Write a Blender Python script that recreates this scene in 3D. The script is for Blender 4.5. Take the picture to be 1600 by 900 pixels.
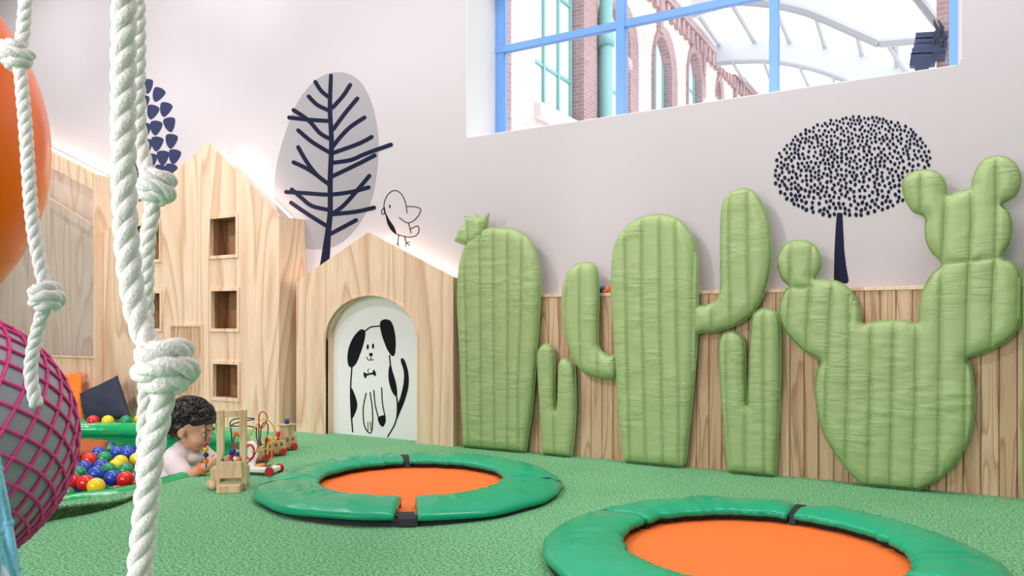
import bpy, bmesh, math, random
import numpy as np
from mathutils import Vector, Matrix, noise, geometry
random.seed(7)
for o in list(bpy.data.objects): bpy.data.objects.remove(o)
SC = bpy.context.scene
COL = SC.collection
PI = math.pi
# ------------------------------------------------------------------ camera
H = 0.64; F = 1200.0; HZ = 508.0; YAW = math.radians(30.34)
FW = Vector((-math.sin(YAW), math.cos(YAW), 0)); RT = Vector((math.cos(YAW), math.sin(YAW), 0)); UP = Vector((0, 0, 1))
EYE = Vector((0, 0, H))
cd = bpy.data.cameras.new('camera'); cam = bpy.data.objects.new('camera', cd); COL.objects.link(cam)
cam.location = EYE; cam.rotation_euler = (PI/2, 0, YAW)
cd.sensor_width = 36; cd.lens = 36*F/1600; cd.shift_y = (HZ-450)/1600; cd.clip_start = 0.02; cd.clip_end = 200
SC.camera = cam
# ------------------------------------------------------------------ world, lights, exposure
w = bpy.data.worlds.new('world'); SC.world = w; w.use_nodes = True
bg = w.node_tree.nodes['Background']; bg.inputs[0].default_value = (0.95, 0.97, 1.0, 1); bg.inputs[1].default_value = 1.15
def area(name, loc, target, sx, sy, power, col=(1, 1, 1)):
    l = bpy.data.lights.new(name, 'AREA'); l.shape = 'RECTANGLE'; l.size = sx; l.size_y = sy; l.energy = power; l.color = col
    o = bpy.data.objects.new(name, l); COL.objects.link(o); o.location = loc
    o.rotation_euler = (Vector(target)-Vector(loc)).to_track_quat('-Z', 'Y').to_euler(); return o
def spot(name, loc, target, power, ang, size, col=(1, 1, 1), blend=.6):
    l = bpy.data.lights.new(name, 'SPOT'); l.energy = power; l.spot_size = math.radians(ang); l.spot_blend = blend; l.shadow_soft_size = size; l.color = col
    o = bpy.data.objects.new(name, l); COL.objects.link(o); o.location = loc
    o.rotation_euler = (Vector(target)-Vector(loc)).to_track_quat('-Z', 'Y').to_euler(); return o
WARM = (1, .94, .97)
for x, p in ((-6.2, 16), (-4.2, 17), (-2.2, 17), (-.2, 24), (1.8, 12)):
    area('ceiling_panel_light', (x, 2.55, 3.55), (x, 2.55, 0), 1.2, .6, p, WARM)
area('added_front_fill', (-2.2, -2.35, 1.5), (-3.0, 3, 1.2), 4.4, 2.0, 82, (1, .965, .99))  # added fill from behind the camera, brightens upright surfaces
spot('overhead_spot', (-2.2, -0.2, 2.9), (0.3, 3.3, 0.6), 100, 62, .06, WARM)
spot('overhead_spot', (-3.0, 0.2, 3.3), (-2.9, 3.3, 0.8), 80, 55, .10, WARM)  # added fill spot, aimed to brighten the kennel
spot('overhead_spot', (-4.6, 0.4, 3.3), (-5.0, 3.2, 0.8), 120, 62, .10, WARM)  # added fill spot, aimed to brighten the left houses
for x in (-6.0, -4.9, -3.9):
    spot('overhead_spot', (x, 3.05, 3.5), (x, 3.4, 1.5), 6, 50, .05, (1, .94, .97), .9)
vs = SC.view_settings; vs.view_transform = 'Standard'; vs.look = 'None'; vs.gamma = 1; vs.exposure = 0.68; vs.use_curve_mapping = False
# ------------------------------------------------------------------ pixel helpers (photo pixel -> point on a plane of the room)
def ray(px, py): return FW + RT*((px-800)/F) + UP*((HZ-py)/F)
def onY(px, py, Y): d = ray(px, py); return EYE + d*(Y/d.y)
def onX(px, py, X): d = ray(px, py); return EYE + d*(X/d.x)
def onZ(px, py, z=0.0): d = ray(px, py); return EYE + d*((z-H)/d.z)
def atD(px, py, D): return EYE + ray(px, py)*D
def cz(X, Z, z=0.0): p = RT*X + FW*Z; return Vector((p.x, p.y, z))
def crop(s, ox, oy): return lambda pts: [(ox+a/s, oy+b/s) for a, b in pts]
k = H/0.72
YW = 3.82*k          # front of the wainscot boards
YWALL = 3.90*k       # painted wall
YD = 3.75*k          # kennel front
YT = 3.66*k          # tall house front
YL = 3.59*k          # left house front
XL, XR = -8.2, 4.2
# ------------------------------------------------------------------ materials
def mat(name):
    m = bpy.data.materials.new(name); m.use_nodes = True; return m, m.node_tree, m.node_tree.nodes['Principled BSDF']
def simple(name, col, rough=.5, spec=.5, coat=0, emis=None, es=0, bump=0, bscale=200, var=0, sub=0, metal=0):
    m, t, b = mat(name); N = t.nodes; L = t.links
    b.inputs['Base Color'].default_value = (*col, 1); b.inputs['Roughness'].default_value = rough
    b.inputs['Specular IOR Level'].default_value = spec; b.inputs['Coat Weight'].default_value = coat; b.inputs['Coat Roughness'].default_value = .05
    b.inputs['Metallic'].default_value = metal
    if sub: b.inputs['Subsurface Weight'].default_value = sub; b.inputs['Subsurface Radius'].default_value = (.01, .004, .003); b.inputs['Subsurface Scale'].default_value = .5
    if emis: b.inputs['Emission Color'].default_value = (*emis, 1); b.inputs['Emission Strength'].default_value = es
    tc = N.new('ShaderNodeTexCoord')
    if var:
        n = N.new('ShaderNodeTexNoise'); n.inputs['Scale'].default_value = 6; n.inputs['Detail'].default_value = 5; L.new(tc.outputs['Object'], n.inputs['Vector'])
        r = N.new('ShaderNodeValToRGB'); r.color_ramp.elements[0].position = .3; r.color_ramp.elements[1].position = .7
        r.color_ramp.elements[0].color = (*[c*(1-var) for c in col], 1); r.color_ramp.elements[1].color = (*[min(1, c*(1+var)) for c in col], 1)
        L.new(n.outputs['Fac'], r.inputs[0]); L.new(r.outputs[0], b.inputs['Base Color'])
    if bump:
        n = N.new('ShaderNodeTexNoise'); n.inputs['Scale'].default_value = bscale; n.inputs['Detail'].default_value = 3; L.new(tc.outputs['Object'], n.inputs['Vector'])
        bp = N.new('ShaderNodeBump'); bp.inputs['Strength'].default_value = bump; bp.inputs['Distance'].default_value = .01
        L.new(n.outputs['Fac'], bp.inputs['Height']); L.new(bp.outputs[0], b.inputs['Normal'])
    return m
def wood(name, light, dark, sc=1.0, stretch=(2.6, 2.6, .32), rings=9.0, fine=.35, pid=False, rough=.55):
    m, t, b = mat(name); N = t.nodes; L = t.links
    tc = N.new('ShaderNodeTexCoord'); mp = N.new('ShaderNodeMapping'); mp.inputs['Scale'].default_value = [s*sc for s in stretch]
    L.new(tc.outputs['Object'], mp.inputs['Vector'])
    n = N.new('ShaderNodeTexNoise'); n.noise_dimensions = '4D'; n.inputs['Scale'].default_value = 1.6; n.inputs['Detail'].default_value = 1.2; n.inputs['Distortion'].default_value = .35; n.inputs['Roughness'].default_value = .35
    L.new(mp.outputs[0], n.inputs['Vector'])
    if pid:
        at = N.new('ShaderNodeAttribute'); at.attribute_name = 'pid'; L.new(at.outputs['Fac'], n.inputs['W'])
    mu = N.new('ShaderNodeMath'); mu.operation = 'MULTIPLY'; mu.inputs[1].default_value = rings; L.new(n.outputs['Fac'], mu.inputs[0])
    fr = N.new('ShaderNodeMath'); fr.operation = 'FRACT'; L.new(mu.outputs[0], fr.inputs[0])
    r = N.new('ShaderNodeValToRGB'); e = r.color_ramp.elements
    e[0].position = 0; e[0].color = (*light, 1); e[1].position = 1; e[1].color = (*light, 1)
    mid = tuple(l*.55+d*.45 for l, d in zip(light, dark))
    for p, c in ((.35, light), (.72, mid), (.88, dark), (.96, mid)): q = e.new(p); q.color = (*c, 1)
    L.new(fr.outputs[0], r.inputs[0])
    m2 = N.new('ShaderNodeMapping'); m2.inputs['Scale'].default_value = [s*sc*18 if i < 2 else s*sc*6 for i, s in enumerate(stretch)] if stretch[2] < stretch[0] else [s*sc*18 for s in stretch]
    L.new(tc.outputs['Object'], m2.inputs['Vector'])
    n2 = N.new('ShaderNodeTexNoise'); n2.inputs['Scale'].default_value = 3; n2.inputs['Detail'].default_value = 4; L.new(m2.outputs[0], n2.inputs['Vector'])
    r2 = N.new('ShaderNodeValToRGB'); r2.color_ramp.elements[0].position = .35; r2.color_ramp.elements[1].position = .7
    r2.color_ramp.elements[0].color = (1-fine*.45, 1-fine*.55, 1-fine*.65, 1); r2.color_ramp.elements[1].color = (1, 1, 1, 1)
    L.new(n2.outputs['Fac'], r2.inputs[0])
    mx = N.new('ShaderNodeMix'); mx.data_type = 'RGBA'; mx.blend_type = 'MULTIPLY'; mx.inputs[0].default_value = 1
    L.new(r.outputs[0], mx.inputs[6]); L.new(r2.outputs[0], mx.inputs[7]); out = mx.outputs[2]
    if pid:
        f2 = N.new('ShaderNodeMath'); f2.operation = 'MULTIPLY'; f2.inputs[1].default_value = 7.31; L.new(at.outputs['Fac'], f2.inputs[0])
        f3 = N.new('ShaderNodeMath'); f3.operation = 'FRACT'; L.new(f2.outputs[0], f3.inputs[0])
        r3 = N.new('ShaderNodeValToRGB'); r3.color_ramp.elements[0].color = (.80, .72, .66, 1); r3.color_ramp.elements[1].color = (1, 1, 1, 1); L.new(f3.outputs[0], r3.inputs[0])
        m3 = N.new('ShaderNodeMix'); m3.data_type = 'RGBA'; m3.blend_type = 'MULTIPLY'; m3.inputs[0].default_value = 1
        L.new(out, m3.inputs[6]); L.new(r3.outputs[0], m3.inputs[7]); out = m3.outputs[2]
    L.new(out, b.inputs['Base Color']); b.inputs['Roughness'].default_value = rough; b.inputs['Specular IOR Level'].default_value = .3
    return m
PLY = wood('pine_plywood', (.90, .68, .50), (.70, .45, .295), rings=10)
PLANK = wood('pine_plank', (.78, .565, .385), (.52, .32, .18), sc=1.6, stretch=(6, 6, .5), rings=7, pid=True)
TOYW = wood('beech_toy_wood', (.78, .60, .38), (.62, .42, .22), sc=6, rings=4)
SHADEW = wood('shaded_niche_wood', (.36, .20, .10), (.22, .11, .05), sc=1.4)  # wood darkened in its colour for the shade inside the niches
WALL = simple('white_paint', (.57, .525, .548), .7, .2, bump=.02, bscale=60)
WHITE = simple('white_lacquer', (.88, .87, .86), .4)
NAVY = simple('navy_vinyl', (.007, .010, .034), .6, .15)
BLACK = simple('black_vinyl', (.008, .007, .010), .6, .15)
GREYD = simple('grey_vinyl', (.345, .325, .35), .6)
LED = simple('led_strip', (1, 1, 1), .5, emis=(1, .90, .72), es=9)
BLUEF = simple('blue_steel', (.16, .36, .78), .4)
def fabric(name, col):
    m, t, b = mat(name); N = t.nodes; L = t.links; tc = N.new('ShaderNodeTexCoord')
    b.inputs['Base Color'].default_value = (*col, 1); b.inputs['Roughness'].default_value = .45; b.inputs['Specular IOR Level'].default_value = .4
    mp = N.new('ShaderNodeMapping'); mp.inputs['Scale'].default_value = (7, 7, 42); L.new(tc.outputs['Object'], mp.inputs['Vector'])
    n = N.new('ShaderNodeTexNoise'); n.inputs['Scale'].default_value = 1; n.inputs['Detail'].default_value = 3; n.inputs['Distortion'].default_value = .8; L.new(mp.outputs[0], n.inputs['Vector'])
    bp = N.new('ShaderNodeBump'); bp.inputs['Strength'].default_value = .55; bp.inputs['Distance'].default_value = .014
    nm = N.new('ShaderNodeTexNoise'); nm.inputs['Scale'].default_value = 7; nm.inputs['Detail'].default_value = 1; L.new(tc.outputs['Object'], nm.inputs['Vector'])
    rm = N.new('ShaderNodeValToRGB'); rm.color_ramp.elements[0].position = .46; rm.color_ramp.elements[0].color = (.12, .12, .12, 1); rm.color_ramp.elements[1].position = .64; L.new(nm.outputs['Fac'], rm.inputs[0])
    mm = N.new('ShaderNodeMath'); mm.operation = 'MULTIPLY'; L.new(n.outputs['Fac'], mm.inputs[0]); L.new(rm.outputs[0], mm.inputs[1]); L.new(mm.outputs[0], bp.inputs['Height']); L.new(bp.outputs[0], b.inputs['Normal'])
    return m
CACT = fabric('cactus_faux_leather', (.345, .455, .195))
PIPE = simple('cactus_piping', (.24, .40, .13), .5)
def turf_mat(name, c0, c1, c2, sc=210, strength=.9):
    m, t, b = mat(name); N = t.nodes; L = t.links; tc = N.new('ShaderNodeTexCoord')
    n = N.new('ShaderNodeTexNoise'); n.inputs['Scale'].default_value = sc; n.inputs['Detail'].default_value = 4; n.inputs['Roughness'].default_value = .75; L.new(tc.outputs['Object'], n.inputs['Vector'])
    v = N.new('ShaderNodeTexVoronoi'); v.inputs['Scale'].default_value = sc*.8; L.new(tc.outputs['Object'], v.inputs['Vector'])
    r = N.new('ShaderNodeValToRGB'); e = r.color_ramp.elements; e[0].position = .37; e[0].color = (*c0, 1); e[1].position = .63; e[1].color = (*c2, 1); q = e.new(.47); q.color = (*c1, 1)
    L.new(n.outputs['Fac'], r.inputs[0])
    n3 = N.new('ShaderNodeTexNoise'); n3.inputs['Scale'].default_value = 2.5; n3.inputs['Detail'].default_value = 3; L.new(tc.outputs['Object'], n3.inputs['Vector'])
    r3 = N.new('ShaderNodeValToRGB'); r3.color_ramp.elements[0].position = .3; r3.color_ramp.elements[0].color = (.86, .9, .88, 1); r3.color_ramp.elements[1].position = .7; r3.color_ramp.elements[1].color = (1, 1, 1, 1); L.new(n3.outputs['Fac'], r3.inputs[0])
    mx = N.new('ShaderNodeMix'); mx.data_type = 'RGBA'; mx.blend_type = 'MULTIPLY'; mx.inputs[0].default_value = 1; L.new(r.outputs[0], mx.inputs[6]); L.new(r3.outputs[0], mx.inputs[7])
    L.new(mx.outputs[2], b.inputs['Base Color'])
    ad = N.new('ShaderNodeMath'); ad.operation = 'SUBTRACT'; L.new(n.outputs['Fac'], ad.inputs[0]); L.new(v.outputs['Distance'], ad.inputs[1])
    bp = N.new('ShaderNodeBump'); bp.inputs['Strength'].default_value = strength; bp.inputs['Distance'].default_value = .006; L.new(ad.outputs[0], bp.inputs['Height']); L.new(bp.outputs[0], b.inputs['Normal'])
    b.inputs['Roughness'].default_value = .75; b.inputs['Specular IOR Level'].default_value = .25
    return m
TURF = turf_mat('green_turf', (.015, .13, .055), (.145, .46, .215), (.42, .80, .44), sc=125)
GRASS = simple('grass_blades', (.045, .13, .03), .7, var=.4)
VINYL = simple('green_vinyl', (.006, .37, .18), .25, .38, bump=.10, bscale=16)
RIMV = simple('green_rim_vinyl', (.012, .42, .13), .18, .6, coat=.5, bump=.25, bscale=30)
ORMAT = simple('orange_mesh_mat', (.93, .185, .022), .65, bump=.15, bscale=400)
STRAP = simple('black_webbing', (.012, .012, .02), .7)
ROPE = simple('white_rope', (.85, .80, .77), .75, .2, bump=.3, bscale=300)
ORB = simple('orange_plastic', (1.0, .16, .001), .22, .15, sub=.3)
GREYB = simple('grey_rubber', (.30, .315, .345), .38)
PINK = simple('pink_cord', (.78, .05, .26), .6, bump=.3, bscale=500)
LBLUE = simple('light_blue_cord', (.25, .62, .82), .6, bump=.3, bscale=500)
NAVYF = simple('navy_cotton', (.035, .04, .065), .8, .2, bump=.15, bscale=120)
ORF = simple('orange_cotton', (.85, .22, .03), .8, .2, bump=.15, bscale=120)
RUSTF = simple('rust_cotton', (.42, .115, .035), .8, .2, bump=.15, bscale=120)
BALLM = {c: simple(c+'_plastic', v, .18, .5, coat=.3) for c, v in dict(red=(.72, .02, .015), yellow=(.85, .66, .015), green=(.01, .27, .10), blue=(.02, .07, .45)).items()}
RED = simple('red_paint', (.62, .02, .03), .35); YEL = simple('yellow_paint', (.85, .5, .03), .35); BLU = simple('blue_paint', (.02, .06, .28), .35)
GRN = simple('green_paint', (.02, .18, .06), .35); ORG = simple('orange_paint', (.9, .2, .02), .4); DARK = simple('dark_wire', (.015, .018, .05), .4)
SKIN = simple('skin', (.62, .34, .225), .5, .3, sub=.15); HAIR = simple('dark_hair', (.012, .007, .008), .38, .5); SHIRT = simple('pale_shirt', (.80, .68, .70), .85, .1, bump=.1, bscale=60)
SHORT = simple('dark_shorts', (.05, .06, .10), .85, .1); EYEW = simple('eye_white', (.8, .78, .75), .2); LIP = simple('lip', (.45, .13, .11), .45)
# ------------------------------------------------------------------ geometry helpers
WL = {}                                                           # world origin of each object
def thing(name, label, cat, loc=(0, 0, 0), group=None, kind=None):
    o = bpy.data.objects.new(name, None); COL.objects.link(o); o.location = loc; o.empty_display_size = .05
    o['label'] = label; o['category'] = cat
    if group: o['group'] = group
    if kind: o['kind'] = kind
    WL[o] = Vector(loc); return o
def tag(o, label=None, cat=None, group=None, kind=None):
    if label: o['label'] = label
    if cat: o['category'] = cat
    if group: o['group'] = group
    if kind: o['kind'] = kind
    return o
class MB:
    def __init__(s): s.v = []; s.f = []
    def add(s, vs, fs):
        b = len(s.v); s.v += [Vector(q) for q in vs]; s.f += [[b+i for i in f] for f in fs]; return s
    def box(s, a, b, M=None):
        x0, y0, z0 = a; x1, y1, z1 = b
        vs = [Vector(q) for q in ((x0, y0, z0), (x1, y0, z0), (x1, y1, z0), (x0, y1, z0), (x0, y0, z1), (x1, y0, z1), (x1, y1, z1), (x0, y1, z1))]
        if M: vs = [M @ q for q in vs]
        return s.add(vs, [(0, 3, 2, 1), (4, 5, 6, 7), (0, 1, 5, 4), (1, 2, 6, 5), (2, 3, 7, 6), (3, 0, 4, 7)])
    def prism(s, poly, off):
        n = len(poly); off = Vector(off); vs = [Vector(q) for q in poly]; vs += [q+off for q in vs]
        return s.add(vs, [list(range(n)), list(range(2*n-1, n-1, -1))] + [(i, i+n, (i+1) % n+n, (i+1) % n) for i in range(n)])
    def tube(s, path, r, n=8, closed=False, caps=True):
        P = [Vector(q) for q in path]; m = len(P); R = r if isinstance(r, (list, tuple)) else [r]*m
        fr = frames(P, closed); vs = []; fs = []
        for i in range(m):
            a, b = fr[i]
            for j in range(n):
                t = 2*PI*j/n; vs.append(P[i]+(a*math.cos(t)+b*math.sin(t))*R[i])
        for i in range(m if closed else m-1):
            i2 = (i+1) % m
            for j in range(n): fs.append((i*n+j, i*n+(j+1) % n, i2*n+(j+1) % n, i2*n+j))
        if caps and not closed: fs.append(list(range(n-1, -1, -1))); fs.append([(m-1)*n+j for j in range(n)])
        return s.add(vs, fs)
    def ell(s, c, r, M=None, nu=20, nv=12):
        vs = []; fs = []; c = Vector(c); r = (r, r, r) if not isinstance(r, (list, tuple)) else r
        for i in range(nv+1):
            th = PI*i/nv
            for j in range(nu):
                ph = 2*PI*j/nu; q = Vector((r[0]*math.sin(th)*math.cos(ph), r[1]*math.sin(th)*math.sin(ph), r[2]*math.cos(th)))
                vs.append(c+(M @ q if M else q))
        for i in range(nv):
            for j in range(nu): fs.append((i*nu+j, (i+1)*nu+j, (i+1)*nu+(j+1) % nu, i*nu+(j+1) % nu))
        return s.add(vs, fs)
    def cyl(s, a, b, r0, r1=None, n=20): return s.tube([a, b], [r0, r0 if r1 is None else r1], n)
    def build(s, name, m, parent=None, smooth=False, origin=None, merge=False, pid=None):
        if parent is not None: o0 = WL[parent] if origin is None else Vector(origin)
        elif origin is not None: o0 = Vector(origin)
        else:
            A = np.array([tuple(q) for q in s.v]); o0 = Vector((float((A[:, 0].min()+A[:, 0].max())/2), float((A[:, 1].min()+A[:, 1].max())/2), float(A[:, 2].min())))
        me = bpy.data.meshes.new(name); me.from_pydata([tuple(q-o0) for q in s.v], [], s.f)
        bm = bmesh.new(); bm.from_mesh(me)
        if merge: bmesh.ops.remove_doubles(bm, verts=bm.verts, dist=1e-5)
        bmesh.ops.recalc_face_normals(bm, faces=bm.faces); bm.to_mesh(me); bm.free()
        if pid is not None:
            a = me.attributes.new('pid', 'FLOAT', 'POINT'); a.data.foreach_set('value', pid)
        if smooth: me.polygons.foreach_set('use_smooth', [True]*len(me.polygons))
        me.materials.append(m); o = bpy.data.objects.new(name, me); COL.objects.link(o)
        if parent is not None: o.parent = parent; o.location = o0-WL[parent]
        else: o.location = o0
        WL[o] = o0; return o
def frames(P, closed=False):
    m = len(P); T = []
    for i in range(m):
        a = P[(i-1) % m] if (closed or i > 0) else P[i]; b = P[(i+1) % m] if (closed or i < m-1) else P[i]
        d = (b-a); T.append(d.normalized() if d.length > 1e-9 else Vector((0, 0, 1)))
    u = T[0].orthogonal().normalized(); out = []
    for i in range(m):
        u = (u-T[i]*u.dot(T[i])); u = u.normalized() if u.length > 1e-6 else T[i].orthogonal().normalized(); out.append((u.copy(), T[i].cross(u)))
    return out
def catmull(P, per=8, closed=False):
    P = [Vector(q) for q in P]; n = len(P); out = []
    for i in range(n if closed else n-1):
        g = (lambda j: P[j % n]) if closed else (lambda j: P[max(0, min(n-1, j))])
        a, b, c, d = g(i-1), g(i), g(i+1), g(i+2)
        for s_ in range(per):
            t = s_/per; out.append(.5*((2*b)+(c-a)*t+(2*a-5*b+4*c-d)*t*t+(3*b-a-3*c+d)*t*t*t))
    if not closed: out.append(P[-1].copy())
    return out
def c2(pts, per=8, closed=True): return [(q.x, q.y) for q in catmull([Vector((a, b, 0)) for a, b in pts], per, closed)]
def resample(P, step, closed=True):
    P = [Vector(q) for q in P]; Q = P+[P[0]] if closed else P; L = [0]
    for a, b in zip(Q, Q[1:]): L.append(L[-1]+(b-a).length)
    n = max(3, int(round(L[-1]/step))); out = []; j = 0
    for i in range(n if closed else n+1):
        t = L[-1]*i/n
        while j < len(L)-2 and L[j+1] < t: j += 1
        f = (t-L[j])/max(1e-12, L[j+1]-L[j]); out.append(Q[j].lerp(Q[j+1], f))
    return out
def inside(P, poly):
    x, y = P[:, 0], P[:, 1]; r = np.zeros(len(P), bool); n = len(poly)
    for i in range(n):
        x0, y0 = poly[i]; x1, y1 = poly[(i+1) % n]
        c = ((y0 > y) != (y1 > y)); xx = x0+(y-y0)*(x1-x0)/((y1-y0) if y1 != y0 else 1e-12); r ^= c & (x < xx)
    return r
def segdist(P, poly, closed=True):
    n = len(poly); d = np.full(len(P), 1e9)
    for i in range(n if closed else n-1):
        a = np.array(poly[i]); b = np.array(poly[(i+1) % n]); ab = b-a; L = (ab*ab).sum()+1e-15
        t = np.clip(((P-a)@ab)/L, 0, 1); q = P-a-t[:, None]*ab; d = np.minimum(d, np.sqrt((q*q).sum(1)))
    return d
def region(loops, pts=()):
    """triangles of loops[0] minus the other loops"""
    vs = []; es = []
    for lp in loops:
        b = len(vs); vs += [Vector((a, c)) for a, c in lp]; es += [(b+i, b+(i+1) % len(lp)) for i in range(len(lp))]
    vs += [Vector((a, c)) for a, c in pts]
    r = geometry.delaunay_2d_cdt(vs, es, [], 0, 1e-7); V = np.array([tuple(q) for q in r[0]]); T = [t for t in r[2]]
    C = np.array([V[list(t)].mean(0) for t in T]); ok = inside(C, loops[0])
    for h in loops[1:]: ok &= ~inside(C, h)
    return V, [list(t) for t, o in zip(T, ok) if o]
def plate(mb, loops, fn, d):
    """flat board with holes: loops in 2D, fn(u, v, depth) -> 3D"""
    V, T = region(loops); n = len(V); b = len(mb.v)
    mb.v += [Vector(fn(a, c, 0)) for a, c in V] + [Vector(fn(a, c, d)) for a, c in V]
    mb.f += [[b+i for i in t] for t in T] + [[b+n+i for i in reversed(t)] for t in T]
    for lp in loops:
        m = len(lp); mb.add([fn(a, c, 0) for a, c in lp]+[fn(a, c, d) for a, c in lp], [(i, (i+1) % m, (i+1) % m+m, i+m) for i in range(m)])
    return mb
def bake(o):
    dg = bpy.context.evaluated_depsgraph_get(); me = bpy.data.meshes.new_from_object(o.evaluated_get(dg)); o.modifiers.clear(); o.data = me
    me.polygons.foreach_set('use_smooth', [True]*len(me.polygons)); return o
def remesh(o, vox, it=6, fac=.5):
    m = o.modifiers.new('r', 'REMESH'); m.mode = 'VOXEL'; m.voxel_size = vox
    s = o.modifiers.new('s', 'SMOOTH'); s.iterations = it; s.factor = fac
    return bake(o)
def bevel(o, wd, seg=2):
    m = o.modifiers.new('b', 'BEVEL'); m.width = wd; m.segments = seg; m.limit_method = 'ANGLE'; return o
# ================================================================== setting
# ball pit outline (floor coordinates), used for the hole in the floor
pit_px = [(-70, 690), (60, 672), (160, 668), (267, 669), (335, 673), (380, 682), (396, 697), (374, 716), (326, 734), (262, 751), (200, 766), (110, 779), (30, 787), (-60, 775), (-110, 735)]
PIT = [onZ(a, b, .0) for a, b in pit_px]
PIT = [Vector((q.x, min(q.y, YL-.22), 0)) for q in PIT]
PITC = resample(catmull(PIT, 10, True), .05)
pit2 = [(q.x, q.y) for q in PITC]
mb = MB()
V, T = region([[(XL, -2.5), (XR, -2.5), (XR, YWALL+.02), (XL, YWALL+.02)], pit2])
mb.add([(a, b, 0) for a, b in V], T)
tag(mb.build('floor', TURF, origin=(0, 0, 0)), kind='structure')
mb = MB().add([(q.x, q.y, .02) for q in PITC]+[(q.x, q.y, -.28) for q in PITC], [(i, (i+1) % len(PITC), (i+1) % len(PITC)+len(PITC), i+len(PITC)) for i in range(len(PITC))])
n = len(PITC); mb.f.append([n+i for i in range(n)])
tag(mb.build('trim_pit_lining', RIMV, origin=(0, 0, 0)), kind='structure')
# painted wall with the window opening
wl0 = onY(728, 215, YWALL); wr0 = onY(1503, 102, YWALL); WTOP = 2.75
wz = (wl0.z+wr0.z)/2; wx0, wx1 = wl0.x, wr0.x; rr = .02
hole = [(wx0+.004, wz), (wx1-rr, wz), (wx1-rr*.3, wz+rr*.3), (wx1, wz+rr), (wx1, WTOP), (wx0, WTOP), (wx0, wz+.004)]
mb = plate(MB(), [[(XL, 0), (XR, 0), (XR, 3.6), (XL, 3.6)], hole], lambda u, v, d: (u, YWALL+d, v), .34)
tag(mb.build('wall_back', WALL, origin=(0, YWALL, 0)), kind='structure')
tag(MB().box((XL-.1, -2.5, 0), (XL, YWALL+.3, 3.6)).build('wall_left', WALL), kind='structure')
tag(MB().box((XR, -2.5, 0), (XR+.1, YWALL+.3, 3.6)).build('wall_right', WALL), kind='structure')
tag(plate(MB(), [[(XL-.1, 0), (XR+.1, 0), (XR+.1, 3.6), (XL-.1, 3.6)], [(-4.4, .35), (1.4, .35), (1.4, 2.65), (-4.4, 2.65)]], lambda u, v, d: (u, -2.5-d, v), .1).build('wall_front', WALL), kind='structure')  # opening added behind the camera for the frontal fill light
tag(MB().box((XL-.1, -2.5, 3.6), (XR, YWALL+.34, 3.7)).build('ceiling', WALL), kind='structure')
# wainscot boards and ledge
zl = onY(845, 462, YW).z*.5+onY(1590, 440, YW).z*.5; bw = .0575; x = onY(708.5, 500, YW).x; mb = MB(); pid = []; i = 0
while x < XR-.1:
    c = .0035; prof = [(x+.0008, YWALL), (x+.0008, YW+c), (x+c, YW), (x+bw-c, YW), (x+bw-.0008, YW+c), (x+bw-.0008, YWALL)]
    b0 = len(mb.v); mb.prism([(a, b, 0) for a, b in prof], (0, 0, zl-.016)); pid += [i*3.7+random.random()]*(len(mb.v)-b0); x += bw; i += 1
tag(mb.build('trim_wainscot', PLANK, origin=(0, YW, 0), pid=pid), kind='structure')
tag(bevel(MB().box((onY(708.5, 500, YW).x, YW-.006, zl-.0155), (XR, YWALL, zl)).build('trim_ledge', PLY), .002), kind='structure')
# window: reveal is the wall, faced with added whiter panels; steel frame, bars, glass
YF = YWALL+.30
win = MB().box((wx0-.02, YF, wz-.02), (wx0+.0, YF+.05, WTOP+.02)); 
a = onY(774, 100, YF).x; b = onY(786, 100, YF).x; c = onY(1483, 50, YF).x; d = max(onY(1497, 50, YF).x, c+.03)
win = MB().box((wx0-.01, YF, wz), (a, YF+.03, WTOP))
win.v = []; win.f = []
win.box((a, YF, wz-.02), (b, YF+.05, WTOP)); win.box((c, YF, wz-.02), (d, YF+.05, WTOP)); win.box((a, YF, wz-.03), (d, YF+.05, wz-.0)); win.box((a, YF, WTOP-.03), (d, YF+.05, WTOP))
wo = tag(win.build('window_1', BLUEF), kind='structure')
MB().box((wx0+.0005, YWALL+.001, wz+.001), (wx0+.003, YF-.001, WTOP-.001)).build('daylit_reveal_panel', WHITE, wo); MB().box((wx1-.003, YWALL+.001, wz+rr), (wx1-.0005, YF-.001, WTOP-.001)).build('daylit_reveal_panel', WHITE, wo)  # added whiter panels: daylight on the reveal put into the colour
MB().box((wx0+.004, YWALL+.001, wz+.0005), (wx1-rr, YF-.001, wz+.003)).build('window_sill', WHITE, wo)  # added whiter panel, daylight on the sill put into its colour
for p0, p1 in ((963, 976), (1202, 1216)):
    MB().box((onY(p0, 90, YF).x, YF-.008, wz-.01), (onY(p1, 90, YF).x, YF+.04, WTOP)).build('window_bar', BLUEF, wo)
zb = onY(787, 78, YF); MB().box((a, YF-.004, zb.z-.012), (d, YF+.035, zb.z+.024)).build('window_bar', BLUEF, wo)
MB().box((wx0, YF, wz), (a, YF+.02, WTOP)).build('window_jamb', WALL, wo)
MB().box((d, YF, wz), (wx1+.02, YF+.02, WTOP)).build('window_jamb', WALL, wo)
GL, t, bb = mat('window_glass'); N = t.nodes
tr = N.new('ShaderNodeBsdfTransparent'); gl = N.new('ShaderNodeBsdfGlossy'); gl.inputs['Roughness'].default_value = .02; fz = N.new('ShaderNodeFresnel'); fz.inputs[0].default_value = 1.4; mxs = N.new('ShaderNodeMixShader')
fm = N.new('ShaderNodeMath'); fm.operation = 'MULTIPLY'; fm.inputs[1].default_value = .8; t.links.new(fz.outputs[0], fm.inputs[0])
t.links.new(fm.outputs[0], mxs.inputs[0]); t.links.new(tr.outputs[0], mxs.inputs[1]); t.links.new(gl.outputs[0], mxs.inputs[2]); t.links.new(mxs.outputs[0], N['Material Output'].inputs[0])
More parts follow.
